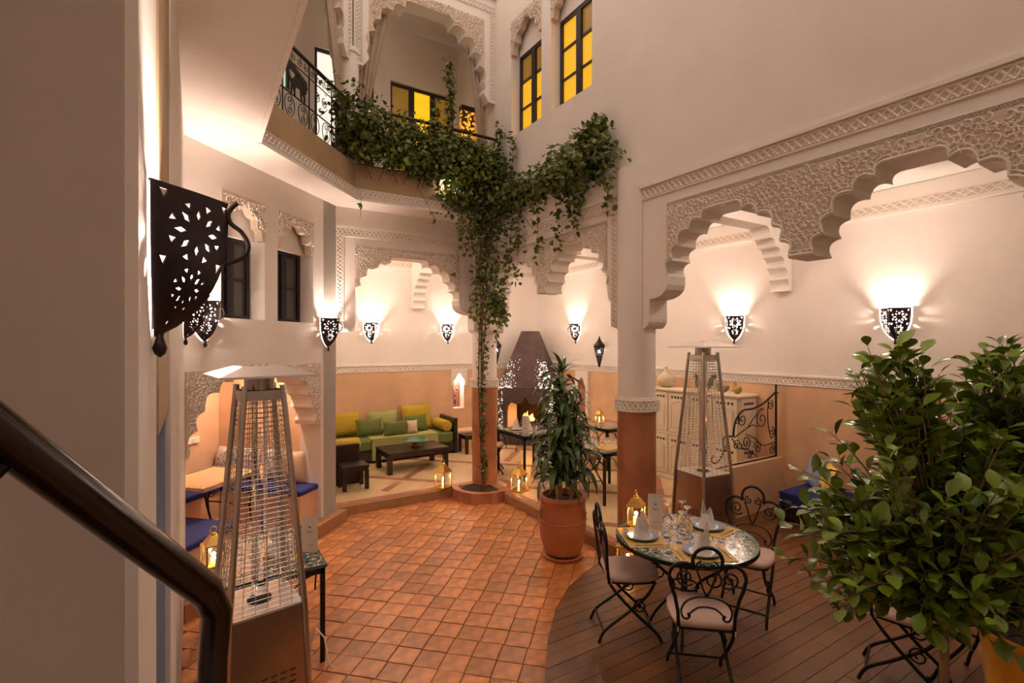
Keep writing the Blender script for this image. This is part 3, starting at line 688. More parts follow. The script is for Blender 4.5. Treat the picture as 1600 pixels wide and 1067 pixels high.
# (position on the wall, z rotation of outward +y, label)
def face(dx, dy): return math.atan2(-dx, dy)
SC = [((-3.935, -5.37, 2.405), face(1, 0), 'large looking pierced bronze sconce on the stair pier'),
      ((-3.925, -1.92, 2.42), face(1, 0), 'pierced bronze sconce at the end of the stair wall beside the alcove corner'),
      (LEFTW(2.16, 2.40, .004), face(S2, -S2), 'pierced bronze sconce on the diagonal wall at the alcove corner'),
      (LEFTW(.20, 2.33, .004), face(S2, -S2), 'pierced bronze sconce on the white pier right of the small windows'),
      ((-.866, 3.045, 2.41), face(0, -1), 'pierced bronze sconce on the back wall above the sofa'),
      ((.80, 3.045, 2.41), face(0, -1), 'pierced bronze sconce on the back wall above the bead niche'),
      ((3.145, 1.55, 2.42), face(-1, 0), 'pierced bronze sconce on the far wall beside the fireplace hood'),
      ((3.145, -2.25, 2.42), face(-1, 0), 'pierced bronze sconce on the far wall above the cream cabinet'),
      ((3.145, -4.346, 2.42), face(-1, 0), 'pierced bronze sconce on the far wall above the blue daybed')]
for i, (p, r, lab) in enumerate(SC):
    o = sc0 if i == 0 else copy_tree(sc0)
    o.location = p; o.rotation_euler.z = r; o['label'] = lab; o['group'] = 'pierced bronze wall sconces'
# tall cone lanterns on the walls by the hearth
def cone_lantern(loc, rz, lab):
    t = thing('cone_lantern', lab, 'wall lamp', loc, rz, 'cone lanterns beside the hearth')
    m = MB(); n = 16; rows = 12
    M = lambda a, b, d: ((.012+.10*b-d)*math.cos(a*6.2832), .12+(.012+.10*b-d)*math.sin(a*6.2832), b*.42)
    hs = [[(a+.017*math.cos(q), b+.028*math.sin(q)) for q in (0, 1.57, 3.14, 4.71)] for j, b in enumerate([.25+.09*k for k in range(8)]) for a in [(i+.5+(j % 2)*.5)/14 for i in range(13)]]
    m.plate([(0, 0)]+[(i/16, 0) for i in range(1, 16)]+[(1, 0), (1, 1)]+[(1-i/16, 1) for i in range(1, 16)]+[(0, 1)], hs, M, .003); m.build('pierced_cone', 'bronze', t, 40)
    MB().lathe([(.118, .42), (.105, .45), (.06, .50), (.025, .56), (.006, .62)], 16, (0, .12, 0)).build('pointed_cap', 'bronze', t, 40)
    MB().box(-.01, .01, 0, .13, .40, .42).build('wall_arm', 'bronze', t)
    MB().lathe([(0, .27), (.03, .30), (.03, .34), (0, .37)], 10, (0, .12, 0)).build('bulb', 'bulb', t, 60); lamp('lamp', t, (0, .12, .33), 9, r=.01)
cone_lantern((1.95, 3.03, 1.90), face(0, -1), 'tall pierced cone lantern on the back wall left of the hearth')
cone_lantern((3.12, .64, 1.90), face(-1, 0), 'tall pierced cone lantern on the far wall beyond the dracaena')

# ------------------------------------------------------------------ fireplace
fp = thing('fireplace', 'dark dotted corner fireplace with pointed arch opening and burning logs', 'fireplace', (2.30, 2.22, .148), math.radians(-45))
# local: x right, y back into the corner, z up
Wd = .62
op = [(-.42, .36), (-.42, .72), (-.40, .84), (-.33, .93), (-.20, 1.0), (-.08, 1.02), (-.02, 1.07), (0, 1.14), (.02, 1.07), (.08, 1.02), (.20, 1.0), (.33, .93), (.40, .84), (.42, .72), (.42, .36)]
MB().plate([(-Wd, 0), (Wd, 0), (Wd, 1.25), (-Wd, 1.25)], [op], lambda a, b, d: (a, -.10-d, b), .10).build('front', 'hood', fp)
dr = [(-.47, .70), (-.45, .95), (-.36, 1.12), (-.2, 1.20), (0, 1.22), (.2, 1.20), (.36, 1.12), (.45, .95), (.47, .70), (.42, .72), (.42, .80), (.38, .90), (.30, .93), (.18, .90), (.08, .93), (0, 1.08), (-.08, .93), (-.18, .90), (-.30, .93), (-.38, .90), (-.42, .80), (-.42, .72)]
MB().plate(dr, [], lambda a, b, d: (a, -.14-d, b), .05).build('arch_drape', 'hood', fp)
hd = MB(); bot = [(-Wd, -.1), (Wd, -.1), (Wd+.10, .45), (-Wd-.10, .45)]; top = [(-.17, .30), (.17, .30), (.17, .72), (-.17, .72)]
hd.add([(x, y, 1.25) for x, y in bot]+[(x, y, 2.50) for x, y in top], [(0, 1, 5, 4), (1, 2, 6, 5), (2, 3, 7, 6), (3, 0, 4, 7), (4, 5, 6, 7)]); hd.build('hood', 'hood', fp)
MB().add([(-Wd, -.1, 0), (-Wd-.1, .45, 0), (-Wd-.1, .45, 1.25), (-Wd, -.1, 1.25), (Wd, -.1, 0), (Wd+.1, .45, 0), (Wd+.1, .45, 1.25), (Wd, -.1, 1.25)], [(0, 1, 2, 3), (4, 5, 6, 7)]).build('side_panel', 'hood', fp)
MB().box(-.55, .55, -.09, .60, .28, .36).build('hearth', 'tadelakt_red', fp)
MB().add([(-.55, 0, .36), (-.42, .55, .36), (.42, .55, .36), (.55, 0, .36), (-.55, 0, 1.3), (-.42, .55, 1.3), (.42, .55, 1.3), (.55, 0, 1.3)], [(0, 1, 5, 4), (1, 2, 6, 5), (2, 3, 7, 6), (4, 5, 6, 7)]).build('firebox', 'soot', fp)
MB().add([(-.43, .0, .36), (-.43, .0, 1.0), (-.30, .40, .36), (-.30, .40, .85)], [(0, 1, 3, 2)]).build('firebox_cheek', 'plaster', fp)
pin = MB(); rg = random.Random(4)  # flat emissive dots laid on the solid hood, front and side panels
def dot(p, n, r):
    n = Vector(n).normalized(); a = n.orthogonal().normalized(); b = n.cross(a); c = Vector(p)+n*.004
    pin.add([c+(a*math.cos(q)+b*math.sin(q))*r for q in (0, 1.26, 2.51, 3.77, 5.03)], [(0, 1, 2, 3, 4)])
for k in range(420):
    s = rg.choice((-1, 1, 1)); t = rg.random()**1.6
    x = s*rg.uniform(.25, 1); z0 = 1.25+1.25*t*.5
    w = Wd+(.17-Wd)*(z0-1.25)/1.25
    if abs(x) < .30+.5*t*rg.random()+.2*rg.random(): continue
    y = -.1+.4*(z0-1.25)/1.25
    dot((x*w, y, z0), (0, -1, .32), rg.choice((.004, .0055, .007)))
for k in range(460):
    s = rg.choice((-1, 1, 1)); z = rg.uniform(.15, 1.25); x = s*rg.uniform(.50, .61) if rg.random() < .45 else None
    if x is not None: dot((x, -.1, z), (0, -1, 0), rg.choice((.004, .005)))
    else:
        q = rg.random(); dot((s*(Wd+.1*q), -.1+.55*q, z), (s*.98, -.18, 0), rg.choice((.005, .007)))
pin.build('glow_dots', 'dot_glow', fp, kind='stuff')
for s, x in ((1, .0), (-1, .03)):
    MB().tube([(x-.20*s, .22, .40), (x+.20*s, .26, .50 if s > 0 else .46)], [.05, .045], 9).build('log', 'log', fp, 50)
MB().tube([(-.02, .15, .39), (.10, .36, .56)], [.045, .04], 9).build('log', 'log', fp, 50)
for i in range(6):
    x = rg.uniform(-.12, .14); h = rg.uniform(.12, .26)
    MB().tube([(x, .24, .46), (x+.02, .24, .46+h*.4), (x-.015, .24, .46+h*.75), (x+.01, .24, .46+h)], [.03, .034, .018, .002], 6).build('flame', 'fire', fp, 60)
for i in range(5): MB().lathe([(0, 0), (.04, .01), (.03, .035), (0, .04)], 7, (rg.uniform(-.2, .2), rg.uniform(.18, .32), .37)).build('ember', 'ember', fp)
lamp('fire_light', fp, (0, .12, .62), .9, (1, .42, .12), .08)
# plinth ledges and second niche by the hearth
MB().box(.78, 1.62, 2.66, 3.03, .148, .52, .015).build('plaster_ledge', 'tadelakt', label='low peach plaster ledge under the bead niche', cat='ledge')
ng = thing('wall_niche', 'lit arched niche with white frame on the far wall beyond the plant', 'niche', (3.136, 1.30, 0))
MB().plate([(-.20, .80), (.20, .80), (.20, 1.78), (-.20, 1.78)], [[(-.13, .9), (.13, .9), (.13, 1.45), (.06, 1.6), (0, 1.66), (-.06, 1.6), (-.13, 1.45)]], lambda a, b, d: (-.05-d, a, b), .05).build('niche_frame', 'stucco', ng)
MB().box(-.012, 0, -.13, .13, .88, 1.68).build('niche_back', 'tadelakt_red', ng)
lamp('niche_light', wall_f, (NB[0], 3.16, 1.58), 1.3, r=.01)
# bead necklace in the niche
bd = thing('bead_necklace', 'long blue and white bead necklace hanging in the wall niche', 'necklace', (NB[0], 3.235, 1.62))
b1 = MB().lathe([(0, -.014), (.012, -.007), (.012, .007), (0, .014)], 8).mesh('bead', 'bead_blue', 60); b2 = b1.copy(); b2.materials.clear(); b2.materials.append(MATS['bead_white'])
P = [(-.085*math.cos(a)*1.0, -.02, -.0-.34*(1-math.cos(a*1.0))*0-.33*math.sin(a)) for a in [math.pi*i/26 for i in range(27)]]
for i, p in enumerate(P+[(0, -.02, -.36-.028*k) for k in range(5)]):
    o = bpy.data.objects.new('bead', b2 if i % 4 == 3 else b1); C.objects.link(o); o.parent = bd; o.location = p
m = MB(); m.tube(P, .003, 4); m.build('string', 'bead_blue', bd)
m = MB(); [m.tube([(x*.3, -.02, -.48), (x, -.02, -.60)], .004, 4) for x in (-.015, -.005, .005, .015)]; m.build('tassel', 'bead_blue', bd)

# ------------------------------------------------------------------ sofa court furniture
def at(o, loc, rot=(0, 0, 0)): o.location = loc; o.rotation_euler = rot; return o
sofa = thing('corner_sofa', 'dark wooden corner sofa with green mattress along the back wall', 'sofa', (0, 0, .15))
MB().box(-2.42, .60, 2.32, 3.02, .04, .22, .01).build('base_frame', 'dark_wood', sofa)
MB().box(.60, .68, 2.30, 3.02, 0, .71, .008).build('arm', 'dark_wood', sofa)
MB().box(-2.40, -1.62, 1.15, 1.23, 0, .63, .008).build('arm', 'dark_wood', sofa)
MB().box(-2.42, -1.66, 1.23, 2.32, .04, .22, .01).build('base_frame', 'dark_wood', sofa)
MB().box(-2.42, .595, 2.30, 3.02, .22, .44, .04).build('mattress', 'green_fabric', sofa, 40)
MB().box(-2.42, -1.64, 1.235, 2.30, .22, .44, .04).build('mattress', 'green_fabric', sofa, 40)
thr = MB().box(-1.08, .24, 2.285, 3.0, .44, .452).box(-1.08, .24, 2.280, 2.292, .05, .452).build('sofa_throw', 'zigzag_green', label='pale green zigzag throw spread over the sofa seat', cat='throw', loc=(0, 0, .15))
MB().box(-2.3, -1.70, 1.24, 1.60, .441, .455).build('folded_throw', 'yellow_fabric', label='yellow throw folded over the end of the sofa', cat='throw', loc=(0, 0, .15))
CU = [(-1.42, 2.84, .62, .46, .17, 'mustard', 'plain mustard back cushion at the corner of the sofa'),
      (-.68, 2.84, .62, .44, .15, 'zigzag_green', 'pale green zigzag back cushion in the middle of the sofa'),
      (.02, 2.84, .66, .52, .17, 'mustard', 'plain mustard back cushion near the bolster end of the sofa'),
      (-1.02, 2.64, .52, .32, .15, 'olive', 'tufted olive cushion before the mustard corner cushion'),
      (-.08, 2.62, .50, .34, .15, 'olive', 'tufted olive cushion before the mustard bolster end cushion'),
      (-.22, 2.47, .22, .26, .13, 'peach_fabric', 'cream cushion half hidden behind the small olive cushion'),
      (-.56, 2.46, .50, .27, .14, 'olive', 'small plain olive cushion at the front of the sofa')]
for x, y, w, h, t_, m_, lab in CU:
    at(pillow(w, h, t_).build('sofa_cushion', m_, None, 60, label=lab, cat='cushion', group='cushions on the corner sofa'), (x, y, .606), (-.22, 0, random.uniform(-.06, .06)))
def bolster(loc, rz, lab):
    t = thing('bolster', lab, 'bolster', loc, rz, 'mustard sofa bolsters')
    q = MB(); q.lathe([(0, -.30), (.06, -.305), (.105, -.29), (.112, -.25), (.112, .25), (.105, .29), (.06, .305), (0, .30)], 18); q.v = [(x, z, y+.112) for x, y, z in q.v]; q.build('roll', 'mustard', t, 50)
    q = MB(); q.lathe([(0, 0), (.022, .004), (.016, .016), (0, .018)], 10); q.v = [(x, -.31-z, y+.112) for x, y, z in q.v]; q.build('end_button', 'steel', t, 60)
bolster((.47, 2.64, .59), 0, 'round mustard bolster against the tall sofa arm by the niche')
bolster((-1.85, 1.42, .605), math.pi/2, 'round mustard bolster lying at the short end of the sofa')
def wood_table(name, lab, cat, x0, x1, y0, y1, h, leg=.07, ap=.07, group=None):
    t = thing(name, lab, cat, ((x0+x1)/2, (y0+y1)/2, .15), 0, group); a, b = (x1-x0)/2, (y1-y0)/2
    MB().box(-a, a, -b, b, h-.035, h, .004).build('tabletop', 'dark_wood', t)
    MB().box(-a+.01, a-.01, -b+.01, b-.01, h-.035-ap, h-.035).build('apron', 'dark_wood', t)
    for sx in (-1, 1):
        for sy in (-1, 1): MB().box(sx*(a-leg/2-.005)-leg/2, sx*(a-leg/2-.005)+leg/2, sy*(b-leg/2-.005)-leg/2, sy*(b-leg/2-.005)+leg/2, 0, h-.035-ap).build('leg', 'dark_wood', t)
    return t
wood_table('coffee_table', 'long low dark wooden coffee table carrying the green bowl', 'table', -1.10, .02, 1.32, 2.02, .37, .08)
wood_table('side_stool', 'small dark wooden stool table in front of the sofa corner arm', 'stool', -1.98, -1.58, .74, 1.10, .37, .055, .05, 'small dark stools')
wood_table('side_stool', 'small dark wooden stool table beside the bolster arm', 'stool', .74, 1.12, 2.05, 2.42, .37, .055, .05, 'small dark stools')
bw = thing('footed_bowl', 'wide green glazed footed bowl on the coffee table', 'bowl', (-.48, 1.68, .521))
MB().lathe([(.07, 0), (.075, .01), (.05, .04), (.06, .06), (.15, .085), (.235, .115)], 28).build('outside', 'ceramic_ochre', bw, 50); MB().lathe([(0, .085), (.12, .095), (.232, .12), (.238, .116)], 28).build('glazed_inside', 'green_glaze', bw, 50)

# ------------------------------------------------------------------ brass lanterns and candles
def make_lantern(s=1.0, h=.40, w=.20):
    t = thing('brass_lantern', '', 'lantern'); a = w/2
    MB().box(-a, a, -a, a, 0, .02, .004).box(-a-.006, a+.006, -a-.006, a+.006, .0, .008).build('base', 'brass', t)
    for sx in (-1, 1):
        for sy in (-1, 1): MB().box(sx*(a-.007)-.007, sx*(a-.007)+.007, sy*(a-.007)-.007, sy*(a-.007)+.007, .02, h*.60).build('post', 'brass', t)
    MB().box(-a-.004, a+.004, -a-.004, a+.004, h*.60, h*.63).build('top_frame', 'brass', t)
    k = a*.36; z0, z1 = h*.63, h*.86
    MB().add([(-a, -a, z0), (a, -a, z0), (a, a, z0), (-a, a, z0), (-k, -k, z1), (k, -k, z1), (k, k, z1), (-k, k, z1)], [(0, 1, 5, 4), (1, 2, 6, 5), (2, 3, 7, 6), (3, 0, 4, 7), (4, 5, 6, 7)]).build('roof', 'brass', t)
    MB().lathe([(k*1.2, z1), (k*.7, z1+h*.03), (k*1.0, z1+h*.05), (k*.5, z1+h*.08), (0, z1+h*.09)], 12).build('crown', 'brass', t, 50)
    m = MB(); m.tube([(h*.075*math.cos(q), 0, z1+h*.14+h*.085*math.sin(q)) for q in [2*math.pi*i/18 for i in range(18)]], .005, 6, True); m.build('ring_handle', 'brass', t, 60)
    for i in range(4):
        q = i*math.pi/2; m = MB().box(-a+.014, a-.014, a-.009, a-.006, .02, h*.60); m.v = [(x*math.cos(q)-y*math.sin(q), x*math.sin(q)+y*math.cos(q), z) for x, y, z in m.v]; m.build('glass_pane', 'pane', t)
    return t
def candle(loc, h, lab, w=1.6):
    t = thing('candle', lab, 'candle', loc, 0, 'lit candles in lanterns')
    MB().lathe([(.022, 0), (.022, h), (.014, h-.004), (0, h-.006)], 14).build('wax', 'candle', t, 40)
    MB().lathe([(0, h), (.007, h+.010), (.008, h+.018), (.004, h+.036), (0, h+.046)], 10).build('flame', 'flame', t, 60)
    MB().tube([(0, 0, h-.008), (0, 0, h+.008)], .0015, 4).build('wick', 'slot', t)
    lamp('glow', t, (0, 0, h+.03), w, (1, .55, .20), .015); return t
big = make_lantern(1, .40, .19); small = make_lantern(1, .27, .125)
LN = [(big, (-.60, -.05+.24, .155), .5, 'tall brass lantern on the step left of the vine column', .09),
      (big, (.30, -.60+.02, .155), .35, 'tall brass lantern on the step right of the vine column', .09),
      (big, (-.24, -3.38, .15), .5, 'tall brass lantern on the deck behind the cushioned chair', .10),
      (small, (-.79, -4.02, .894), .4, 'small brass lantern on the round mosaic table', .05),
      (small, (-3.73, -2.63, .733), .2, 'small brass lantern on the rectangular mosaic table by the heater', .04),
      (small, (2.48, .05, .905), .2, 'small brass lantern on the dining table farthest from the vine', .04),
      (small, (.42, -5.80, .894), .3, 'small brass lantern on the table behind the ficus', .04)]
first = set()
for src, p, r, lab, ch in LN:
    o = src if src.name not in first else copy_tree(src); first.add(src.name)
    o.location = p; o.rotation_euler.z = r; o['label'] = lab; o['group'] = 'brass candle lanterns'
    candle((p[0], p[1], p[2]+.0205), ch, 'lit cream candle inside the ' + lab, 1.8 if src is big else 1.0)

# ------------------------------------------------------------------ patio heaters
def make_heater():
    t = thing('patio_heater', '', 'patio heater'); zb, zt = .80, 2.13; wb, wm, wt = .235, .205, .105
    lerp = lambda z: wm+(wt-wm)*(z-zb)/(zt-zb)
    q = MB(); q.add([(-wb, -wb, .04), (wb, -wb, .04), (wb, wb, .04), (-wb, wb, .04), (-wm, -wm, zb), (wm, -wm, zb), (wm, wm, zb), (-wm, wm, zb)], [(0, 1, 5, 4), (1, 2, 6, 5), (2, 3, 7, 6), (3, 0, 4, 7)]); q.build('body_panels', 'steel_warm', t)
    MB().box(-wb-.01, wb+.01, -wb-.01, wb+.01, 0, .04, .006).build('base', 'steel', t)
    MB().box(-wm+.004, wm-.004, -wm+.004, wm-.004, zb-.01, zb+.012).build('burner_deck', 'hat_metal', t)
    MB().lathe([(.07, 0), (.07, .006), (0, .006)], 16, (0, 0, zb+.012)).build('burner_hole', 'slot', t)
    for sx in (-1, 1):
        for sy in (-1, 1): MB().tube([(sx*wb, sy*wb, .04), (sx*wm, sy*wm, zb), (sx*wt, sy*wt, zt)], .018, 8).build('corner_post', 'steel', t, 60)
    for side in range(4):
        g = MB(); c, s = math.cos(side*math.pi/2), math.sin(side*math.pi/2)
        R = lambda x, y, z: (x*c-y*s, x*s+y*c, z)
        z = zb+.03
        while z < zt-.08:
            w = lerp(z)-.012; g.tube([R(-w, -w, z), R(w, -w, z)], .0022, 4); z += .030
        for k in (-.66, -.33, 0, .33, .66): g.tube([R(k*lerp(zb), -lerp(zb)+.010, zb+.02), R(k*lerp(zt), -lerp(zt)+.010, zt-.07)], .0022, 4)
        g.build('guard_mesh', 'steel', t)
        g = MB()
        for i in range(6):
            for j in range(7):
                zz = .22+j*.035; w = wb+(wm-wb)*(zz-.04)/(zb-.04)+.001
                x = -.13+i*.052; g.add([R(x-.017, -w, zz), R(x+.017, -w, zz), R(x+.017, -w+.0002, zz+.007), R(x-.017, -w+.0002, zz+.007)], [(0, 1, 2, 3)])
        g.build('vent_slots', 'slot', t, kind='stuff')
        w = lerp(zt-.06); g = MB().add([R(-w, -w-.006, zt-.09), R(w, -w-.006, zt-.09), R(w, -w-.006, zt-.03), R(-w, -w-.006, zt-.03)], [(0, 1, 2, 3)]); g.build('top_plate', 'steel', t)
    MB().lathe([(.045, zb+.012), (.045, zt-.1)], 16).build('glass_tube', 'pane', t, 40)
    MB().lathe([(.085, zt-.05), (.085, zt+.07)], 20).build('flame_collar', 'steel_warm', t, 40)
    h = .265; k = .12; z = 2.195
    MB().add([(-h, -h, z-.012), (h, -h, z-.012), (h, h, z-.012), (-h, h, z-.012), (-h, -h, z), (h, -h, z), (h, h, z), (-h, h, z), (-k, -k, z+.05), (k, -k, z+.05), (k, k, z+.05), (-k, k, z+.05)],
             [(3, 2, 1, 0), (0, 1, 5, 4), (1, 2, 6, 5), (2, 3, 7, 6), (3, 0, 4, 7), (4, 5, 9, 8), (5, 6, 10, 9), (6, 7, 11, 10), (7, 4, 8, 11), (8, 9, 10, 11)]).build('reflector_hat', 'hat_metal', t)
    for x in (-.04, 0, .04): MB().lathe([(.006, 0), (.010, .006), (0, .012)], 8, (x, 0, z+.05)).build('wing_nut', 'steel', t)
    return t
h0 = make_heater(); h0.location = (-3.51, -3.52, 0.002); h0.rotation_euler.z = math.radians(8)
h0['label'] = 'stainless pyramid patio heater before the rectangular mosaic table'; h0['group'] = 'pyramid patio heaters'
copy_tree(h0, (.93, -3.36, .152), math.radians(-6), 'stainless pyramid patio heater behind the round mosaic table')

# ------------------------------------------------------------------ iron chairs
def make_chair():
    t = thing('iron_chair', '', 'chair', group='wrought iron folding chairs'); r = .0115
    T = lambda x, z: (x, -.185-.10*(z-.45), z)
    up = [(-.165, .45), (-.170, .56), (-.19, .66), (-.215, .73)]
    lobe = up+arc(-.138, .79, .088, math.radians(200), math.radians(48), 12)+arc(0, .895, .088, math.radians(205), math.radians(-25), 14)+arc(.138, .79, .088, math.radians(132), math.radians(-20), 12)+[(-x, z) for x, z in up[::-1]]
    m = MB(); m.tube([T(*p) for p in lobe], r, 8); m.build('back_frame', 'iron', t, 60)
    for s in (-1, 1):
        m = MB(); m.tube([T(s*x, z) for x, z in spiral(-.130, .785, .060, .010, math.radians(-40), -1.6, 26)], .0065, 6); m.build('back_scroll', 'iron', t, 60)
        m = MB(); m.tube([T(s*x, z) for x, z in spiral(-.034, .862, .034, .006, math.radians(90), 1.3, 18)], .0055, 6); m.build('back_scroll', 'iron', t, 60)
        m = MB(); m.tube([T(s*x, z) for x, z in [(0, .665), (-.025, .72), (-.045, .79), (-.065, .845)]], .0065, 6); m.build('back_rod', 'iron', t, 60)
        m = MB(); m.tube([T(s*x, z) for x, z in smooth([(0, .665), (-.06, .66), (-.12, .63), (-.15, .575), (-.14, .525), (-.115, .515), (-.098, .535), (-.112, .552)])], .0065, 6); m.build('back_scroll', 'iron', t, 60)
        m = MB(); m.tube([T(s*x, z) for x, z in smooth([(0, .60), (-.05, .592), (-.085, .565), (-.11, .535)])], .006, 6); m.build('back_scroll', 'iron', t, 60)
        m = MB(); m.tube(smooth([(s*.165, -.185, .45), (s*.172, -.12, .36), (s*.173, .03, .20), (s*.175, .17, .07), (s*.178, .21, 0)]), r, 8); m.build('leg', 'iron', t, 60)
        m = MB(); m.tube(smooth([(s*.15, .17, .44), (s*.152, .10, .33), (s*.155, -.06, .20), (s*.16, -.21, .09), (s*.165, -.26, 0)]), r, 8); m.build('leg', 'iron', t, 60)
        m = MB(); m.tube([(s*.163, y, z) for y, z in spiral(.055, .265, .055, .012, 1.2, 1.5, 20)], .0065, 6); m.build('leg_scroll', 'iron', t, 60)
        m = MB(); m.tube([(s*.17, -.185+.02*math.sin(q), .447+.018*math.cos(q)) for q in [i*.7 for i in range(9)]], .0035, 5); m.build('cushion_tie', 'linen', t)
    m = MB(); m.tube([(-.16, -.17, .445), (-.185, .0, .445), (-.17, .15, .445), (-.10, .19, .445), (.10, .19, .445), (.17, .15, .445), (.185, 0, .445), (.16, -.17, .445)], .009, 6, True); m.build('seat_frame', 'iron', t, 60)
    MB().tube([(-.162, -.222, .08), (.162, -.222, .08)], .008, 6).build('stretcher', 'iron', t, 60)
    MB().tube([(-.175, .155, .085), (.175, .155, .085)], .008, 6).build('stretcher', 'iron', t, 60)
    out = [(-.185, -.15), (-.205, 0), (-.195, .12), (-.16, .19), (-.07, .215), (.07, .215), (.16, .19), (.195, .12), (.205, 0), (.185, -.15), (.15, -.185), (-.15, -.185)]
    m = MB(); n = len(out); rings = [(.94, .453), (1, .462), (1.01, .478), (.98, .492), (.88, .50), (.5, .505), (0.01, .505)]
    for k, z in rings: m.v += [(x*k, y*k, z) for x, y in out]
    for j in range(len(rings)-1): m.f += [(j*n+i, j*n+(i+1) % n, (j+1)*n+(i+1) % n, (j+1)*n+i) for i in range(n)]
    m.build('seat_cushion', 'seat_fabric', t, 50)
    return t
ch0 = make_chair()
def chair_at(x, y, tx, ty, z, lab):
    global ch_used
    rz = math.atan2(ty-y, tx-x)-math.pi/2
    o = ch0 if not ch_used else copy_tree(ch0); ch_used = True
    o.location = (x, y, z); o.rotation_euler.z = rz; o['label'] = lab
ch_used = False
TC = (-.64, -4.385)
chair_at(-1.03, -4.82, -.37, -4.07, .15, 'black iron chair with its trefoil back before the round table, behind the nearest plate')
chair_at(-.985, -4.12, -.30, -4.52, .15, 'black iron chair beside the tall floor lantern at the round table')
chair_at(.05, -4.46, -.75, -4.78, .15, 'black iron chair of the round table turned towards the blue daybed wall')
chair_at(.14, -5.55, .35, -6.2, .15, 'black iron chair half hidden under the ficus leaves')
chair_at(.50, .62, 1.1, .25, .148, 'black iron chair at the dining table before the fireplace, hearth side')
chair_at(1.1, -.30, 1.02, .25, .148, 'black iron chair at the dining table before the fireplace, plant side')
chair_at(1.36, -.88, 1.34, -1.3, .148, 'black iron chair at the dining table behind the second column')
chair_at(2.15, -.02, 2.65, -.02, .148, 'black iron chair at the farthest dining table')

# ------------------------------------------------------------------ tables
def round_table(loc, lab, R=.52):
    t = thing('mosaic_table', lab, 'table', loc, 0, 'round mosaic tables')
    MB().lathe([(0, .742), (R*.74, .742), (R*.74, .738)], 48).build('mosaic_top', 'zellige', t)
    MB().lathe([(R*.74, .742), (R*.94, .742)], 48).build('mosaic_border', 'zellige_border', t)
    MB().lathe([(R*.94, .742), (R, .742), (R, .715), (0, .715)], 48).build('glazed_rim', 'zellige_green', t, 40)
    MB().lathe([(R+.004, .712), (R+.004, .738), (R-.02, .712)], 48).build('iron_band', 'iron', t)
    for k in range(4):
        q = k*math.pi/2+.6; c, s = math.cos(q), math.sin(q)
        m = MB(); m.tube([(x*c, x*s, z) for x, z in smooth([(.33, .712), (.34, .62), (.25, .52), (.12, .42), (.08, .34), (.13, .24), (.22, .12), (.27, .02), (.30, .006)], 4)], .011, 8); m.build('leg', 'iron', t, 60)
        m = MB(); m.tube([(x*c, x*s, z) for x, z in spiral(.20, .44, .07, .012, 1.2, -1.4, 18)], .007, 6); m.build('leg_scroll', 'iron', t, 60)
    m = MB(); m.tube([(.10*math.cos(a), .10*math.sin(a), .37) for a in [2*math.pi*i/16 for i in range(16)]], .008, 6, True); m.build('leg_ring', 'iron', t, 60)
    return t
round_table((*TC, .15), 'round blue and green mosaic table with black iron legs laid for three')
round_table((.45, -5.85, .15), 'round mosaic table half hidden behind the ficus')
def rect_table(loc, a, b, lab, rz=0, h=.73):
    t = thing('mosaic_table', lab, 'table', loc, rz, 'rectangular mosaic tables')
    MB().box(-a+.10, a-.10, -b+.10, b-.10, h-.02, h, 0).build('mosaic_top', 'zellige', t)
    bd_ = MB(); bd_.plate([(-a, -b), (a, -b), (a, b), (-a, b)], [[(-a+.12, -b+.12), (a-.12, -b+.12), (a-.12, b-.12), (-a+.12, b-.12)]], lambda x, y, d: (x, y, h+d), .022); bd_.build('mosaic_border', 'zellige_border', t)
    for x0, x1, y0, y1 in ((-a+.10, a-.10, -b+.10, -b+.12), (-a+.10, a-.10, b-.12, b-.10), (-a+.10, -a+.12, -b+.10, b-.10), (a-.12, a-.10, -b+.10, b-.10)): MB().box(x0, x1, y0, y1, h-.01, h+.0015).build('green_line', 'zellige_green', t)
    q = MB(); q.plate([(-a-.012, -b-.012), (a+.012, -b-.012), (a+.012, b+.012), (-a-.012, b+.012)], [[(-a, -b), (a, -b), (a, b), (-a, b)]], lambda x, y, d: (x, y, h+.001+d), .022); q.build('glazed_edge', 'zellige_green', t)
    q = MB(); q.plate([(-a, -b), (a, -b), (a, b), (-a, b)], [[(-a+.03, -b+.03), (a-.03, -b+.03), (a-.03, b-.03), (-a+.03, b-.03)]], lambda x, y, d: (x, y, h-.022+d), .045); q.build('iron_frame', 'iron', t)
    for sx in (-1, 1):
        for sy in (-1, 1):
            MB().box(sx*(a-.016)-.016, sx*(a-.016)+.016, sy*(b-.016)-.016, sy*(b-.016)+.016, 0, h-.022).build('leg', 'iron', t)
            m = MB(); m.tube([(sx*(a-.02), sy*(b-.03-.24*math.cos(q)), h-.06-.24*(1-math.sin(q))) for q in [math.pi/2*i/8 for i in range(9)]], .007, 6); m.build('brace', 'iron', t, 60)
            m = MB(); m.tube([(sx*(a-.03-.24*math.cos(q)), sy*(b-.02), h-.06-.24*(1-math.sin(q))) for q in [math.pi/2*i/8 for i in range(9)]], .007, 6); m.build('brace', 'iron', t, 60)
    return t
rect_table((-3.41, -2.565, .002), .39, .465, 'rectangular mosaic table with black legs behind the steel heater')
rect_table((1.04, .24, .15), .39, .43, 'rectangular mosaic dining table before the fireplace')
rect_table((1.32, -1.40, .15), .42, .40, 'rectangular mosaic dining table behind the second column')
rect_table((2.60, -.02, .15), .36, .40, 'rectangular mosaic dining table nearest the far wall')

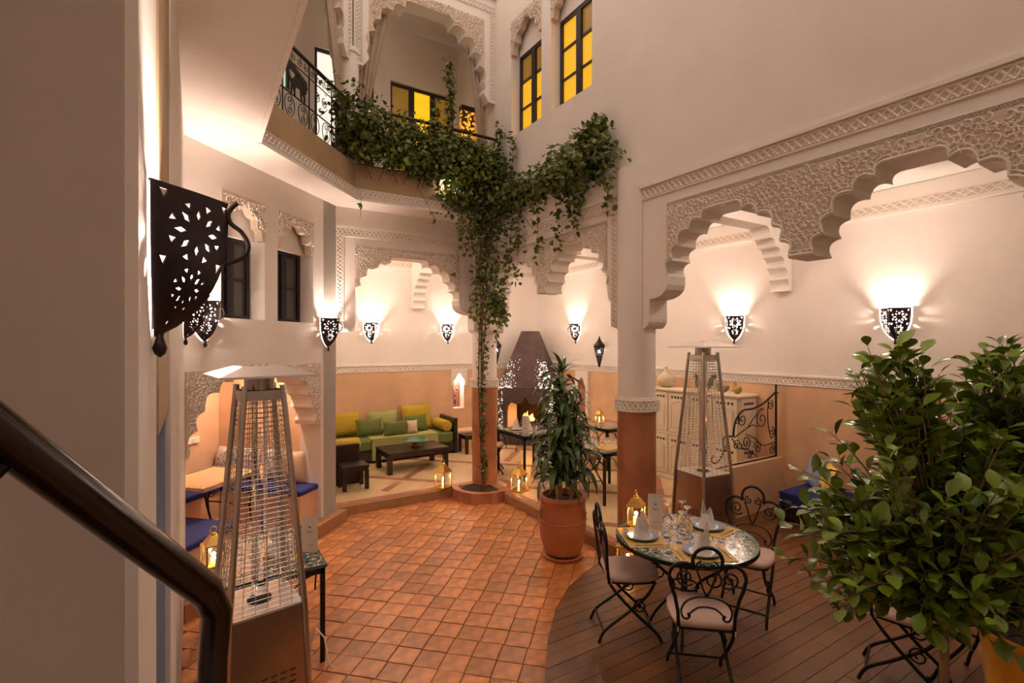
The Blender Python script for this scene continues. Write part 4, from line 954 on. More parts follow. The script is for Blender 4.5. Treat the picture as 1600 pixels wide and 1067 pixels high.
# table settings
def placemat(x, y, z, rz, lab, w=.40, d=.29): return MB().box(-w/2, w/2, -d/2, d/2, 0, .003).build('placemat', 'mat_weave', label=lab, cat='placemat', group='woven placemats', loc=(x, y, z), rz=rz)
def plate(x, y, z, lab):
    t = thing('dinner_plate', lab, 'plate', (x, y, z), 0, 'blue rimmed plates')
    MB().lathe([(0, .010), (.075, .010), (.088, .013), (.06, .0), (0, .0)], 28).build('well', 'porcelain', t, 40); MB().lathe([(.085, .012), (.128, .024), (.130, .021), (.07, .001)], 28).build('blue_rim', 'blue_glaze', t, 40)
def napkin(x, y, z, rz, lab):
    t = thing('folded_napkin', lab, 'napkin', (x, y, z), rz, 'folded napkins'); n = 18
    for k, (h0, h1, r0, tw) in enumerate(((.10, .21, .052, 0), (.07, .15, .060, 2.4), (.05, .11, .066, 4.2))):
        m = MB(); rows = 7
        for j in range(rows):
            f = j/(rows-1)
            for i in range(n):
                a = 2*math.pi*i/n; hh = h0+(h1-h0)*max(0, math.cos(a+tw))**1.5; rr = r0*(1-.42*f)*(1+.22*f*math.cos(3*a+f*2.2)+.06*math.cos(5*a))
                m.v.append((rr*math.cos(a)+.012*f, rr*math.sin(a), hh*f))
        m.f = [(j*n+i, j*n+(i+1) % n, (j+1)*n+(i+1) % n, (j+1)*n+i) for j in range(rows-1) for i in range(n)]
        m.build('fold', 'linen', t, 60)
def cutlery(x, y, z, rz, fork, lab):
    t = thing('fork' if fork else 'knife', lab, 'cutlery', (x, y, z), rz, 'steel cutlery')
    MB().tube([(-.10, 0, .004), (-.02, 0, .005), (.03, 0, .006)], [.005, .004, .003], 6).build('handle', 'steel', t, 60)
    if fork:
        for k in (-.008, 0, .008): MB().tube([(.03, k*.5, .006), (.05, k, .006), (.09, k, .009)], .0016, 4).build('tine', 'steel', t)
    else: MB().box(.03, .115, -.006, .008, .004, .006).build('blade', 'steel', t)
gm = None
def glass(x, y, z, lab, s=1):
    """stemmed glass standing upside down"""
    global gm
    if gm is None: gm = MB().lathe([(.036, 0), (.039, .03), (.036, .07), (.018, .098), (.005, .108), (.004, .165), (.010, .172), (.032, .178), (.032, .181), (0, .181)], 20).mesh('wine_glass', 'glass', 50)
    o = bpy.data.objects.new('wine_glass', gm); C.objects.link(o); o.location = (x, y, z); o.scale = (s, s, s); tag(o, lab, 'glass', 'upturned stem glasses')
def menu(x, y, z, rz, lab, h=.27, w=.115):
    t = thing('menu_card', lab, 'menu', (x, y, z), rz, 'white folded menu cards')
    for s, q in ((1, .16), (-1, -.16)):
        m = MB().box(0, w, -.001, .001, 0, h if s > 0 else h+.012); m.v = [(a*math.cos(q)-b*math.sin(q), (a*math.sin(q)+b*math.cos(q))+(0 if s < 0 else 0), c) for a, b, c in m.v]; o = m.build('leaf', 'paper', t)
    # printed camel emblem and lines of lettering on the face towards -y
    q = -.16; F = lambda a, b, d: (a*math.cos(q)+d*math.sin(q), a*math.sin(q)-d*math.cos(q)-.0012, b)
    e = [(x_*.022+w*.5-.011, h*.70+y_*.02) for x_, y_ in CAMEL]
    MB().plate(e, [], lambda a, b, d: F(a, b, d+.0006), .0004).build('camel_emblem', 'ink', t)
    for k, (l, zz) in enumerate(((.055, .60), (.035, .57), (.05, .20))):
        ln = MB(); xx = w/2-l/2
        while xx < w/2+l/2: ln.prism([(xx, h*zz), (xx+.003, h*zz), (xx+.003, h*zz+.005), (xx, h*zz+.005)], .0002, .0006, F); xx += .0045
        ln.build('lettering', 'ceramic_grey', t)
CAMEL = [(.02, .80), (.10, .90), (.17, .86), (.19, .74), (.22, .62), (.30, .58), (.38, .66), (.46, .84), (.54, .95), (.62, .84), (.70, .70), (.82, .68), (.92, .62), (.96, .48), (.92, .40), (.88, .36), (.90, .18), (.88, 0), (.83, 0), (.83, .18), (.78, .36), (.74, .18), (.76, 0), (.71, 0), (.68, .2), (.66, .40), (.48, .40), (.44, .2), (.46, 0), (.41, 0), (.38, .2), (.37, .38), (.32, .2), (.30, 0), (.26, 0), (.27, .2), (.28, .42), (.20, .50), (.13, .66), (.10, .76)]
zt = .893
def setting(cx, cy, tx, ty, z, lab, mat_off=.0, wide=True):
    rz = math.atan2(ty-cy, tx-cx)-math.pi/2
    placemat(cx, cy, z, rz, 'straw placemat ' + lab); plate(cx, cy, z+.0035, 'blue rimmed plate ' + lab)
    napkin(cx, cy, z+.0145, rz, 'white folded napkin standing ' + lab)
    c, s = math.cos(rz), math.sin(rz)
    cutlery(cx+.165*c, cy+.165*s, z+.0035, rz+math.pi/2, False, 'steel knife ' + lab); cutlery(cx-.165*c, cy-.165*s, z+.0035, rz+math.pi/2, True, 'steel fork ' + lab)
setting(-.94, -4.22, -.64, -4.385, zt, 'on the round table beside the small lantern')
setting(-.34, -4.36, -.64, -4.40, zt, 'on the round table towards the blue daybed')
setting(-.80, -4.66, -.64, -4.385, zt, 'on the round table before the trefoil chair back')
for x, y, w_ in ((-.62, -4.20, 'right beside the menu card of the round table'), (-.56, -4.34, 'at the centre of the round table'), (-.69, -4.40, 'nearest the lantern side plate of the round table'), (-.47, -4.22, 'nearest the deck heater on the round table')): glass(x, y, zt+.001, 'upturned clear stem glass ' + w_, 1.1)
menu(-.76, -4.12, zt, math.radians(-32), 'white menu card with camel emblem standing on the round table')
setting(-3.32, -2.66, -3.6, -2.66, .733, 'on the rectangular table behind the heater')
for x, y, w_ in ((-3.45, -2.45, 'farther from the heater'), (-3.38, -2.86, 'closer to the heater')): glass(x, y, .733, 'upturned clear stem glass on the table behind the heater, ' + w_)
menu(-3.13, -2.72, .733, math.radians(-20), 'white menu card with camel emblem on the rectangular table behind the heater')
menu(.80, .10, .883, math.radians(-40), 'white menu card with camel emblem on the dining table before the fireplace')
for x, y, w_ in ((.98, .14, 'next to the menu card'), (1.10, .08, 'towards the dracaena'), (1.12, .36, 'towards the hearth')): glass(x, y, .883, 'upturned clear stem glass on the fireplace dining table, ' + w_)
setting(.84, .36, 1.1, .36, .883, 'on the dining table before the fireplace')
for x, y, w_ in ((1.02, -1.62, 'near its corner'), (1.12, -1.30, 'towards the far table')): glass(x, y, .883, 'upturned clear stem glass on the table behind the second column, ' + w_)
placemat(1.18, -1.58, .883, .1, 'straw placemat on the dining table behind the second column')
cable = MB().tube([(-3.15, -3.02, .03), (-3.10, -3.06, .30), (-3.04, -3.10, .22), (-3.02, -3.14, .05), (-2.99, -3.16, .006)], .006, 6).build('power_cord', 'linen', None, 60, label='short white cord hanging behind the steel heater', cat='cord')

# ------------------------------------------------------------------ alcove
def apoly(a0, a1, d0, d1): return [AW(a, d, 0)[:2] for a, d in ((a0, d0), (a1, d0), (a1, d1), (a0, d1))]
bn = thing('corner_bench', 'built-in peach plaster bench along the alcove walls', 'bench')
MB().prism(apoly(.22, .68, -1.65, -.06), .15, .52).build('bench_base', 'tadelakt', bn); MB().prism(apoly(.68, 3.38, -1.65, -1.2), .15, .52).build('bench_base', 'tadelakt', bn)
MB().prism(apoly(1.75, 2.36, -.95, -.02), .15, .52).build('block_seat', 'tadelakt', None, label='peach plaster seat block at the alcove mouth', cat='bench')
for a0, a1, d0, d1, lab in ((.23, .69, -1.64, -.04, 'deep blue seat pad along the end wall of the alcove'), (.70, 3.36, -1.64, -1.18, 'deep blue seat pad along the back wall of the alcove'), (1.73, 2.36, -.97, .0, 'deep blue seat pad on the block at the alcove mouth')):
    p = apoly(a0, a1, d0, d1); m = MB(); cx = sum(q[0] for q in p)/4; cy = sum(q[1] for q in p)/4
    for k, z in ((.97, .522), (1, .535), (1, .575), (.97, .59)): m.v += [(cx+(x-cx)*k, cy+(y-cy)*k, z) for x, y in p]
    m.f = [(j*4+i, j*4+(i+1) % 4, j*4+4+(i+1) % 4, j*4+4+i) for j in range(3) for i in range(4)]+[(0, 1, 2, 3), (12, 13, 14, 15)]
    m.build('seat_pad', 'blue_fabric', None, label=lab, cat='cushion', group='blue alcove seat pads')
for a, d, w, m_, lab in ((.36, -1.43, .37, 'patchwork', 'navy and cream patchwork cushion in the alcove corner'), (.36, -1.05, .37, 'patchwork', 'navy and cream patchwork cushion in the middle of the alcove bench'), (.36, -.67, .37, 'patchwork', 'navy and cream patchwork cushion beside the plain peach cushion'), (.42, -.33, .30, 'peach_fabric', 'plain peach cushion at the arch end of the alcove bench')):
    at(pillow(w, .42, .15).build('alcove_cushion', m_, None, 60, label=lab, cat='cushion', group='alcove cushions'), AW(a, d, .592), (-.14, 0, math.radians(-45)+(.5 if m_ == 'peach_fabric' else random.uniform(-.1, .1))))
at_ = thing('iron_alcove_table', 'sandstone topped table with scrolled iron legs inside the alcove', 'table', AW(1.32, -.75, .15), math.radians(45))
MB().box(-.42, .42, -.34, .34, .70, .74, .008).build('stone_top', 'sandstone', at_)
q = MB(); q.plate([(-.42, -.34), (.42, -.34), (.42, .34), (-.42, .34)], [[(-.39, -.31), (.39, -.31), (.39, .31), (-.39, .31)]], lambda x, y, d: (x, y, .742+d), .001); q.build('inlay_border', 'zellige_border', at_)
for sx in (-1, 1):
    for sy in (-1, 1):
        m = MB(); m.tube([(sx*x, sy*.29, z) for x, z in [(.36, .70), (.33, .55), (.28, .38), (.30, .2), (.38, .0)]], .011, 8); m.build('leg', 'iron', at_, 60)
    m = MB(); m.tube([(sx*.29, y, .36) for y in (-.29, 0, .29)], .008, 6); m.build('stretcher', 'iron', at_)
    for k in range(4):
        m = MB(); m.tube([(x, sx*.30, z) for x, z in spiral(-.27+.18*k, .655, .05, .01, 1.57, 1.4, 16)], .005, 5); m.build('scroll', 'iron', at_, 60)
p = AW(.235, -.50, 1.75)
sw = thing('light_switch', 'small cream light switch on the alcove end wall', 'switch', AW(.222, -.46, 1.72), math.radians(-45))
MB().box(-.045, .045, -.012, 0, -.045, .045, .004).build('plate', 'switch', sw); MB().box(-.03, .03, -.018, -.010, -.03, .03, .003).build('rocker', 'switch', sw)
kx = thing('socket_strip', 'white socket strip on the alcove back wall', 'socket', AW(.78, -1.648, 1.13), math.radians(45))
MB().box(-.22, .22, -.03, 0, -.04, .04, .005).build('strip', 'switch', kx)
for k in (-.12, 0, .12): MB().box(k-.03, k+.03, -.034, -.028, -.025, .025).build('socket', 'linen', kx)
dl = thing('alcove_downlight', 'small recessed lamp in the alcove ceiling', 'ceiling lamp', AW(.62, -.62, 2.595))
MB().lathe([(.05, -.012), (.055, 0)], 16).build('ring', 'steel', dl); MB().lathe([(0, -.006), (.045, -.006)], 16).build('lens', 'bulb', dl); lamp('lamp', dl, (0, 0, -.06), 11, r=.03)

for x, y, w_, lab in ((-.95, 1.55, 10, 'added fill lamp above the coffee table'), (1.55, 1.45, 7, 'added fill lamp before the hearth'), (1.6, -1.3, 8, 'added fill lamp over the middle dining table'), (1.7, -4.4, 8, 'added fill lamp before the blue daybed')):  # added lamps, hidden by the arches, to brighten the rooms behind them
    d2 = thing('fill_lamp', lab, 'ceiling lamp', (x, y, 4.215), 0, 'added ceiling fill lamps')
    MB().lathe([(.06, -.012), (.065, 0)], 16).build('ring', 'steel', d2); MB().lathe([(0, -.006), (.055, -.006)], 16).build('lens', 'bulb', d2); lamp('lamp', d2, (0, 0, -.08), w_, r=.06)

# ------------------------------------------------------------------ cabinet and ornaments
cab = thing('sideboard', 'tall cream painted sideboard with arched panel doors and pierced slots', 'cabinet', (0, 0, .148))
CX0, CX1, CY0, CY1 = 2.70, 3.13, -2.63, -.90
MB().box(CX0+.02, CX1, CY0+.02, CY1-.02, .06, 1.45).build('body', 'cream_paint', cab); MB().box(CX0-.02, CX1, CY0-.02, CY1+.02, 1.45, 1.49, .008).build('top', 'cream_paint', cab)
MB().box(CX0, CX1, CY0, CY1, 0, .08, .006).build('plinth', 'cream_paint', cab); MB().box(CX0+.005, CX1, CY0+.005, CY1-.005, .745, .785, .006).build('waist_moulding', 'cream_paint', cab)
n = 4; w = (CY1-CY0-.06)/n
def door_panel(y0, y1, z0, z1, D):
    dd = MB().prism([(y0, z0), (y1, z0), (y1, z1), (y0, z1)], 0, .02, D).build('door', 'cream_paint', cab)
    c = (y0+y1)/2; hw = (y1-y0)/2-.055
    pn = [(c-hw, z0+.06), (c+hw, z0+.06), (c+hw, z1-.18), (c+hw*.6, z1-.155), (c+hw*.3, z1-.13), (c-hw*.3, z1-.13), (c-hw*.6, z1-.155), (c-hw, z1-.18)]
    q = MB(); q.tube([D(*p, .022) for p in pn], .007, 6, True); q.build('panel_moulding', 'cream_paint', dd)
    MB().prism([(c+(a-c)*.86, (z0+z1)/2-.05+(b-(z0+z1)/2+.05)*.88) for a, b in pn], .02, .027, D).build('raised_panel', 'cream_paint', dd)
    for k in range(5): MB().prism([(c-hw+.02+k*(2*hw-.04)/4-.016, z1-.09), (c-hw+.02+k*(2*hw-.04)/4+.016, z1-.09), (c-hw+.02+k*(2*hw-.04)/4+.016, z1-.055), (c-hw+.02+k*(2*hw-.04)/4-.016, z1-.055)], .019, .0225, D).build('slot', 'slot', dd)
DF = lambda a, b, d: (CX0+.02-d, a, b)
for k in range(n):
    for z0, z1 in ((.10, .73), (.80, 1.43)): door_panel(CY0+.03+k*w+.012, CY0+.03+(k+1)*w-.012, z0, z1, DF)
for z0, z1 in ((.10, .73), (.80, 1.43)): door_panel(CX0+.05, CX1-.04, z0, z1, lambda a, b, d: (a, CY0+.02-d, b))
zc = .148+1.49
vs = thing('ceramic_vase', 'round cream bottle vase with narrow neck on the sideboard', 'vase', (2.90, -1.14, zc)); MB().lathe([(0, 0), (.07, .0), (.13, .05), (.15, .12), (.13, .19), (.06, .24), (.032, .27), (.028, .33), (.036, .345), (.022, .345), (.018, .28)], 24).build('body', 'ceramic_cream', vs, 50)
def bird(loc, rz, s, m_, lab, comb=False, name='bird_figurine'):
    t = thing(name, lab, 'figurine', loc, rz); t.scale = (s, s, s)
    MB().tube([(-.15, 0, .17), (-.12, 0, .13), (-.07, 0, .095), (0, 0, .085), (.06, 0, .10), (.09, 0, .15), (.105, 0, .20), (.125, 0, .225), (.14, 0, .225)], [.02, .05, .075, .085, .075, .045, .032, .032, .012], 14).build('body', m_, t, 60)
    MB().add([(.135, .012, .228), (.135, -.012, .228), (.135, 0, .214), (.17, 0, .218)], [(0, 1, 3), (1, 2, 3), (2, 0, 3)]).build('beak', 'ceramic_ochre', t)
    MB().lathe([(.05, 0), (.045, .015), (.02, .03)], 12).build('foot', m_, t, 50)
    if comb:
        MB().prism([(-.12, .13), (-.22, .22), (-.20, .27), (-.15, .26), (-.13, .22), (-.10, .19)], -.012, .012, lambda a, b, d: (a, d, b)).build('tail', m_, t)
        MB().prism([(.10, .25), (.105, .275), (.115, .262), (.125, .278), (.133, .26), (.145, .27), (.145, .245)], -.006, .006, lambda a, b, d: (a, d, b)).build('comb', 'clay_pot', t)
bird((2.86, -1.90, zc), math.radians(100), 1.0, 'ceramic_green', 'glossy green ceramic hen on the sideboard', True, 'hen_figurine')
bird((2.86, -2.24, zc), math.radians(110), .62, 'ceramic_grey', 'small grey ceramic bird beside the green hen')
bird((2.88, -2.47, zc), math.radians(60), .66, 'ceramic_ochre', 'small ochre ceramic bird at the end of the sideboard')

# ------------------------------------------------------------------ low wall, railing, daybed
MB().prism([(1.50, -3.03), (3.15, -3.03), (3.15, -2.87), (1.50, -2.87)], .1, .79).build('wall_low', 'tadelakt', kind='structure', label='low peach parapet wall under the scrolled railing', cat='wall')
rl = thing('scroll_railing', 'black wrought iron stepped railing with scrolls on the low wall', 'railing', (0, -2.95, .79))
RZ = .79; F = lambda p: [(a, 0, b-RZ) for a, b in p]
MB().tube(F([(3.06, .79), (3.06, 1.80)]), .014, 8).build('post', 'iron', rl, 60); MB().tube(F([(3.0, 1.68), (3.12, 1.68)]), .008, 6).build('post_collar', 'iron', rl)
top = [(3.06, 1.70), (2.9, 1.62), (2.74, 1.55), (2.51, 1.50), (2.32, 1.495), (2.2, 1.44), (2.12, 1.34), (2.09, 1.22), (2.09, 1.17)]
MB().tube(smooth(F(top)), .013, 8).build('top_rail', 'iron', rl, 60); MB().tube(smooth(F([(2.09, 1.17), (1.88, 1.165), (1.875, 1.0), (1.80, .90), (1.70, .87), (1.64, .91), (1.66, .96), (1.70, .95)])), .011, 8).build('foot_scroll', 'iron', rl, 60)
MB().tube(F([(1.66, .80), (3.06, .80)]), .011, 6).build('bottom_rail', 'iron', rl, 60)
for cx, cz, r0, a0, tn in ((2.28, 1.37, .10, 1.57, 1.6), (2.17, 1.37, .06, 1.57, -1.4), (2.72, 1.34, .14, 1.2, 1.6), (2.92, 1.52, .07, 1.4, -1.5), (2.96, 1.13, .08, 1.57, -1.6), (2.36, 1.06, .11, 3.2, 1.7), (2.15, 1.05, .07, 0, 1.5), (2.96, .90, .07, 1.57, -1.5), (2.62, .96, .09, 3.1, -1.6), (1.97, 1.03, .06, 1.57, 1.5), (2.45, .88, .05, 0, 1.4)):
    m = MB(); m.tube(F(spiral(cx, cz, r0, .014, a0, tn, 26)), .007, 6); m.build('scroll', 'iron', rl, 60)
for pts in ([(2.10, 1.15), (2.30, 1.22), (2.5, 1.28), (2.62, 1.24)], [(2.36, 1.17), (2.55, 1.10), (2.75, .98), (3.05, 1.0)], [(2.88, 1.60), (2.86, 1.45), (2.87, 1.25), (2.94, 1.05)], [(2.05, 1.15), (2.2, 1.0), (2.4, .97), (2.6, .84)], [(2.40, 1.26), (2.55, 1.38), (2.72, 1.49)]):
    m = MB(); m.tube(smooth(F(pts)), .007, 6); m.build('tendril', 'iron', rl, 60)
db = thing('daybed', 'low dark rattan daybed with deep blue mattress by the far wall', 'daybed', (0, 0, .15))
MB().box(2.42, 3.10, -5.20, -3.37, .03, .17, .01).build('rattan_base', 'rattan', db)
for x in (2.46, 3.06):
    for y in (-5.15, -3.42): MB().box(x-.03, x+.03, y-.03, y+.03, 0, .04).build('foot', 'dark_wood', db)
MB().box(2.40, 3.10, -5.20, -3.36, .17, .37, .03).build('mattress', 'blue_fabric', db, 40)
m = MB()
for z in (.19, .35): m.tube([(2.41, -5.19, z), (2.41, -3.37, z), (3.09, -3.37, z)], .012, 6)
m.build('piping', 'blue_fabric', db, 60)
at(pillow(.44, .38, .14).build('daybed_cushion', 'yellow_fabric', None, 60, label='pale yellow cushion leaning on the blue daybed', cat='cushion', group='daybed cushions'), (2.74, -3.72, .522), (-.35, 0, math.radians(215)))
at(pillow(.44, .40, .14).build('daybed_cushion', 'lilac_fabric', None, 60, label='lilac blue cushion behind the yellow cushion on the daybed', cat='cushion', group='daybed cushions'), (2.90, -3.50, .525), (-.25, 0, math.radians(225)))

# ------------------------------------------------------------------ upper gallery railing, curtains
def gallery_rail(p, q, lab, camels):
    M, l = edge_map(p, q); t = thing('gallery_railing', lab, 'railing', (p.x, p.y, 4.68)); ox, oy = p.x, p.y
    F = lambda pts, d=-.06: [tuple(c-o for c, o in zip(M(a, b, d), (ox, oy, 4.68))) for a, b in pts]
    for z, r, nm, mm in ((4.71, .009, 'bottom_rail', 'iron'), (4.97, .008, 'middle_rail', 'iron'), (5.30, .006, 'upper_rail', 'iron'), (5.46, .024, 'handrail', 'rail_wood')): MB().tube(F([(0, z), (l, z)]), r, 8).build(nm, mm, t, 60)
    n = max(2, round(l/.42)); w = l/n
    for i in range(n+1): MB().tube(F([(min(max(i*w, .01), l-.01), 4.68), (min(max(i*w, .01), l-.01), 5.46)]), .008, 6).build('baluster', 'iron', t)
    for i in range(n):
        for k in range(2):
            c = (i+.25+.5*k)*w
            m = MB(); m.tube(F([(c+.085*math.cos(a), 4.84+.11*math.sin(a)) for a in [2*math.pi*j/18 for j in range(18)]]), .005, 5, True); m.build('ring', 'iron', t, 60)
            for s in (-1, 1):
                m = MB(); m.tube(F(spiral(c, 4.84+s*.05, .045, .01, -s*1.57, s*1.4, 16)), .0045, 5); m.build('scroll', 'iron', t, 60)
                m = MB(); m.tube(F(spiral(c+s*.06, 5.37, .045, .01, 1.57, s*1.5, 16)), .004, 5); m.build('scroll', 'iron', t, 60)
        if camels and i % 2 == camels-1:
            s = .36; m = MB(); m.plate([(i*w+.03+x*(w-.06), 4.975+y*.27) for x, y in CAMEL], [], lambda a, b, d: tuple(c-o for c, o in zip(M(a, b, d-.055), (ox, oy, 4.68))), .010); m.build('camel_silhouette', 'iron', t)
            m = MB(); m.plate([(i*w+.03, 5.20), (i*w+.05, 5.28), (i*w+.12, 5.31), (i*w+w*.5, 5.28), (i*w+w-.05, 5.22), (i*w+w-.03, 5.14), (i*w+w*.5, 5.20), (i*w+.10, 5.23)], [], lambda a, b, d: tuple(c-o for c, o in zip(M(a, b, d-.055), (ox, oy, 4.68))), .010); m.build('awning_silhouette', 'iron', t)
        else:
            for s in (-1, 1):
                m = MB(); m.tube(F(spiral((i+.5)*w+s*.08, 5.16, .06, .012, 1.57, s*1.6, 18)), .005, 5); m.build('scroll', 'iron', t, 60)
gallery_rail(A_, B_, 'black iron gallery railing with camel silhouettes', 2)
gallery_rail(B_, C_, 'black iron gallery railing overgrown by the vine', 1)
def curtain(x, y, dirx, diry, w0, w1, z0, z1, lab, tie=.35):
    m = MB(); n = 22; rows = 14
    for j in range(rows+1):
        f = j/rows; z = z1+(z0-z1)*f; ww = w0+(w1-w0)*min(1, f/(1-tie)) if f < 1-tie else w1*(1+.4*(f-(1-tie)))
        for i in range(n+1):
            a = i/n; q = .025*math.sin(a*26)*(.5+ww); sh = (1-ww/w0)*.0
            m.v.append((x+dirx*ww*a-diry*q, y+diry*ww*a+dirx*q, z))
    m.f = [(j*(n+1)+i, j*(n+1)+i+1, (j+1)*(n+1)+i+1, (j+1)*(n+1)+i) for j in range(rows) for i in range(n)]
    o = m.build('curtain', 'curtain', None, 60, label=lab, cat='curtain', group='beige gallery curtains')
    md = o.modifiers.new('thick', 'SOLIDIFY'); md.thickness = .006
curtain(-2.02, -.22, 1, 0, .42, .14, 4.75, 6.9, 'beige curtain gathered on the sofa side of the upper column')
curtain(-2.26, -.40, -S2, -S2, .46, .15, 4.75, 6.9, 'beige curtain gathered on the camel side of the upper column')
curtain(-.06, -.20, -1, 0, .34, .13, 4.75, 6.9, 'beige curtain gathered at the right wall end of the upper arch')
ol_ = thing('lattice_lamp', 'orange glowing lattice panel at the end of the upper gallery', 'lamp', (-.13, .30, 4.5))
MB().box(-.11, .11, -.05, .05, .35, 1.60).build('lattice_panel', 'orange_lattice', ol_); MB().box(-.12, .12, -.055, .055, 1.60, 1.68).build('lattice_cap', 'frame_wood', ol_); MB().box(-.12, .12, -.055, .055, 0, .35).build('lattice_foot', 'frame_wood', ol_)
gl = thing('gallery_lamp', 'small wall lamp behind the vine on the gallery parapet', 'wall lamp', (-.85, -.46, 4.60)); MB().lathe([(.0, 0), (.03, .02), (.035, .06), (0, .07)], 12).build('shade', 'bulb', gl, 50); lamp('lamp', gl, (0, -.06, .03), .5)
gc = thing('gallery_fill_lamp', 'added fill lamp of the upper gallery corridor', 'ceiling lamp', (-1.6, .3, 7.45)); MB().lathe([(0, 0), (.09, .01), (.10, .05), (0, .09)], 16).build('globe', 'fill_bulb', gc, 50); lamp('lamp', gc, (0, 0, -.1), .15, (1, .72, .48), .08)  # unseen lamp added to brighten the upper corridor

# ------------------------------------------------------------------ stair and handrail at the camera
st = thing('wall_stair', 'plaster stair flight descending below the handrail', 'stair', kind='structure')
for k in range(4): MB().box(-3.92, -2.9, -7.6+.0, -6.35+.26*k, 0.0+(.19*(3-k)), .19*(4-k)).build('step', 'riser', st)
hr = thing('handrail', 'dark glossy wooden stair handrail bending down to its post', 'handrail', (0, 0, 0))
E0, E1 = Vector((-4.075, -6.02, 2.27)), Vector((-3.812, -5.815, 1.885))
e0 = E0+(E0-E1)*1.2
m = MB(); m.tube([e0, E0, E1-(E1-E0).normalized()*.03, E1+Vector((.004, .004, -.03)), E1+Vector((-.003, -.006, -.12)), Vector((-3.83, -5.83, .9))], [.030, .030, .030, .029, .027, .027], 14); m.build('rail', 'rail_wood', hr, 40)
MB().tube([(-3.83, -5.83, .95), (-3.83, -5.83, .19)], .026, 12).build('post', 'rail_wood', hr, 40)
MB().tube([E0+Vector((.02, .016, -.03)), E0+Vector((-.05, -.05, -.12)), E0+Vector((-.10, -.10, -.55))], .011, 8).build('baluster', 'iron', hr, 60)

# ------------------------------------------------------------------ potted dracaena
dc = thing('potted_dracaena', 'tall green dracaena with drooping strap leaves in a terracotta pot', 'plant', (-.35, -2.48, .0))
MB().lathe([(0, .04), (.16, .04), (.20, .06), (.245, .20), (.262, .36), (.262, .50), (.25, .60), (.262, .62), (.275, .66), (.262, .69), (.225, .69), (.22, .62)], 32).build('pot', 'clay_pot', dc, 40)
MB().lathe([(.15, 0), (.22, .005), (.23, .03), (.215, .035), (.15, .015), (0, .015)], 32).build('saucer', 'clay_pot', dc, 40); MB().lathe([(0, .625), (.225, .615)], 20).build('soil', 'soil', dc)
m = MB(); m.tube([(.266*math.cos(a), .266*math.sin(a), .42) for a in [2*math.pi*i/30 for i in range(30)]], .007, 5, True); m.build('rope_band', 'clay_pot', dc, 60)
for k in range(3): a = k*2.09+.9; MB().tube([(.262*math.cos(a), .262*math.sin(a), .56), (.292*math.cos(a), .292*math.sin(a), .53), (.264*math.cos(a), .264*math.sin(a), .46)], .014, 6).build('lug', 'clay_pot', dc, 60)
canes = [((-.02, .02), 2.08, .02), ((.07, -.06), 1.62, .05), ((-.09, -.04), 1.30, -.05)]
for (x, y), h, ln in canes: MB().tube([(x, y, .6), (x+ln*.5, y, .6+(h-.6)*.5), (x+ln, y, h)], .021, 8).build('cane', 'cane', dc, 60)
def strap(L, W, droop, nseg=7):
    m = MB(); x, z, a = 0, 0, .95; P = []
    for i in range(nseg+1):
        f = i/nseg; w = W*math.sin(math.pi*min(1, .12+.88*f)**.8)*.5 if i < nseg else .001
        P.append((x, z, max(w, .002))); x += L/nseg*math.cos(a); z += L/nseg*math.sin(a); a -= droop/nseg
    vs = []
    for x, z, w in P: vs += [(x, -w, z+w*.25), (x, 0, z), (x, w, z+w*.25)]
    m.add(vs, [f for i in range(nseg) for f in ((i*3, i*3+1, i*3+4, i*3+3), (i*3+1, i*3+2, i*3+5, i*3+4))]); return m
sm = [strap(.56, .10, 2.3).mesh('leaf', 'leaf_dracaena', 60), strap(.48, .092, 2.7).mesh('leaf', 'leaf_dracaena', 60), strap(.40, .06, 1.5).mesh('leaf', 'leaf_dracaena', 60)]
rg = random.Random(21)
for (x, y), h, ln in canes:
    z0 = max(.82, h-.95); n = 96 if h > 2 else 58
    for i in range(n):
        f = i/(n-1); z = z0+(h-z0)*f; a = i*2.399+rg.uniform(-.3, .3)
        o = bpy.data.objects.new('leaf', sm[2] if f > .9 else sm[i % 2]); C.objects.link(o); o.parent = dc; s = rg.uniform(.75, 1.0)*(1-.18*f)
        o.location = (x+ln*(z-.6)/(h-.6), y, z); o.rotation_euler = (rg.uniform(-.25, .25), (-.35 if f > .9 else .25)+rg.uniform(-.25, .35), a); o.scale = (s, s, s)

# ------------------------------------------------------------------ ficus plants
def ficus_leaf(L=.105, W=.062):
    m = MB(); pr = [(0, .004), (.12, .30), (.35, .85), (.6, 1), (.82, .62), (1, .02)]; vs = []
    for f, w in pr: z = .10*L*math.sin(f*2.4); vs += [(f*L+.012, -w*W/2, z+.12*w*W), (f*L+.012, 0, z), (f*L+.012, w*W/2, z+.12*w*W)]
    m.add(vs, [q for i in range(5) for q in ((i*3, i*3+1, i*3+4, i*3+3), (i*3+1, i*3+2, i*3+5, i*3+4))]); m.tube([(0, 0, 0), (.014, 0, 0)], .0015, 3); return m
flm = ficus_leaf(); flmesh = flm.mesh('leaf', 'leaf_ficus', 60)
def leaf_mat(p, d, up, s):
    x = Vector(d).normalized(); y = Vector(up).cross(x)
    if y.length < 1e-3: y = x.orthogonal()
    y.normalize(); z = x.cross(y); return Matrix(((x.x*s, y.x*s, z.x*s, p[0]), (x.y*s, y.y*s, z.y*s, p[1]), (x.z*s, y.z*s, z.z*s, p[2]), (0, 0, 0, 1)))
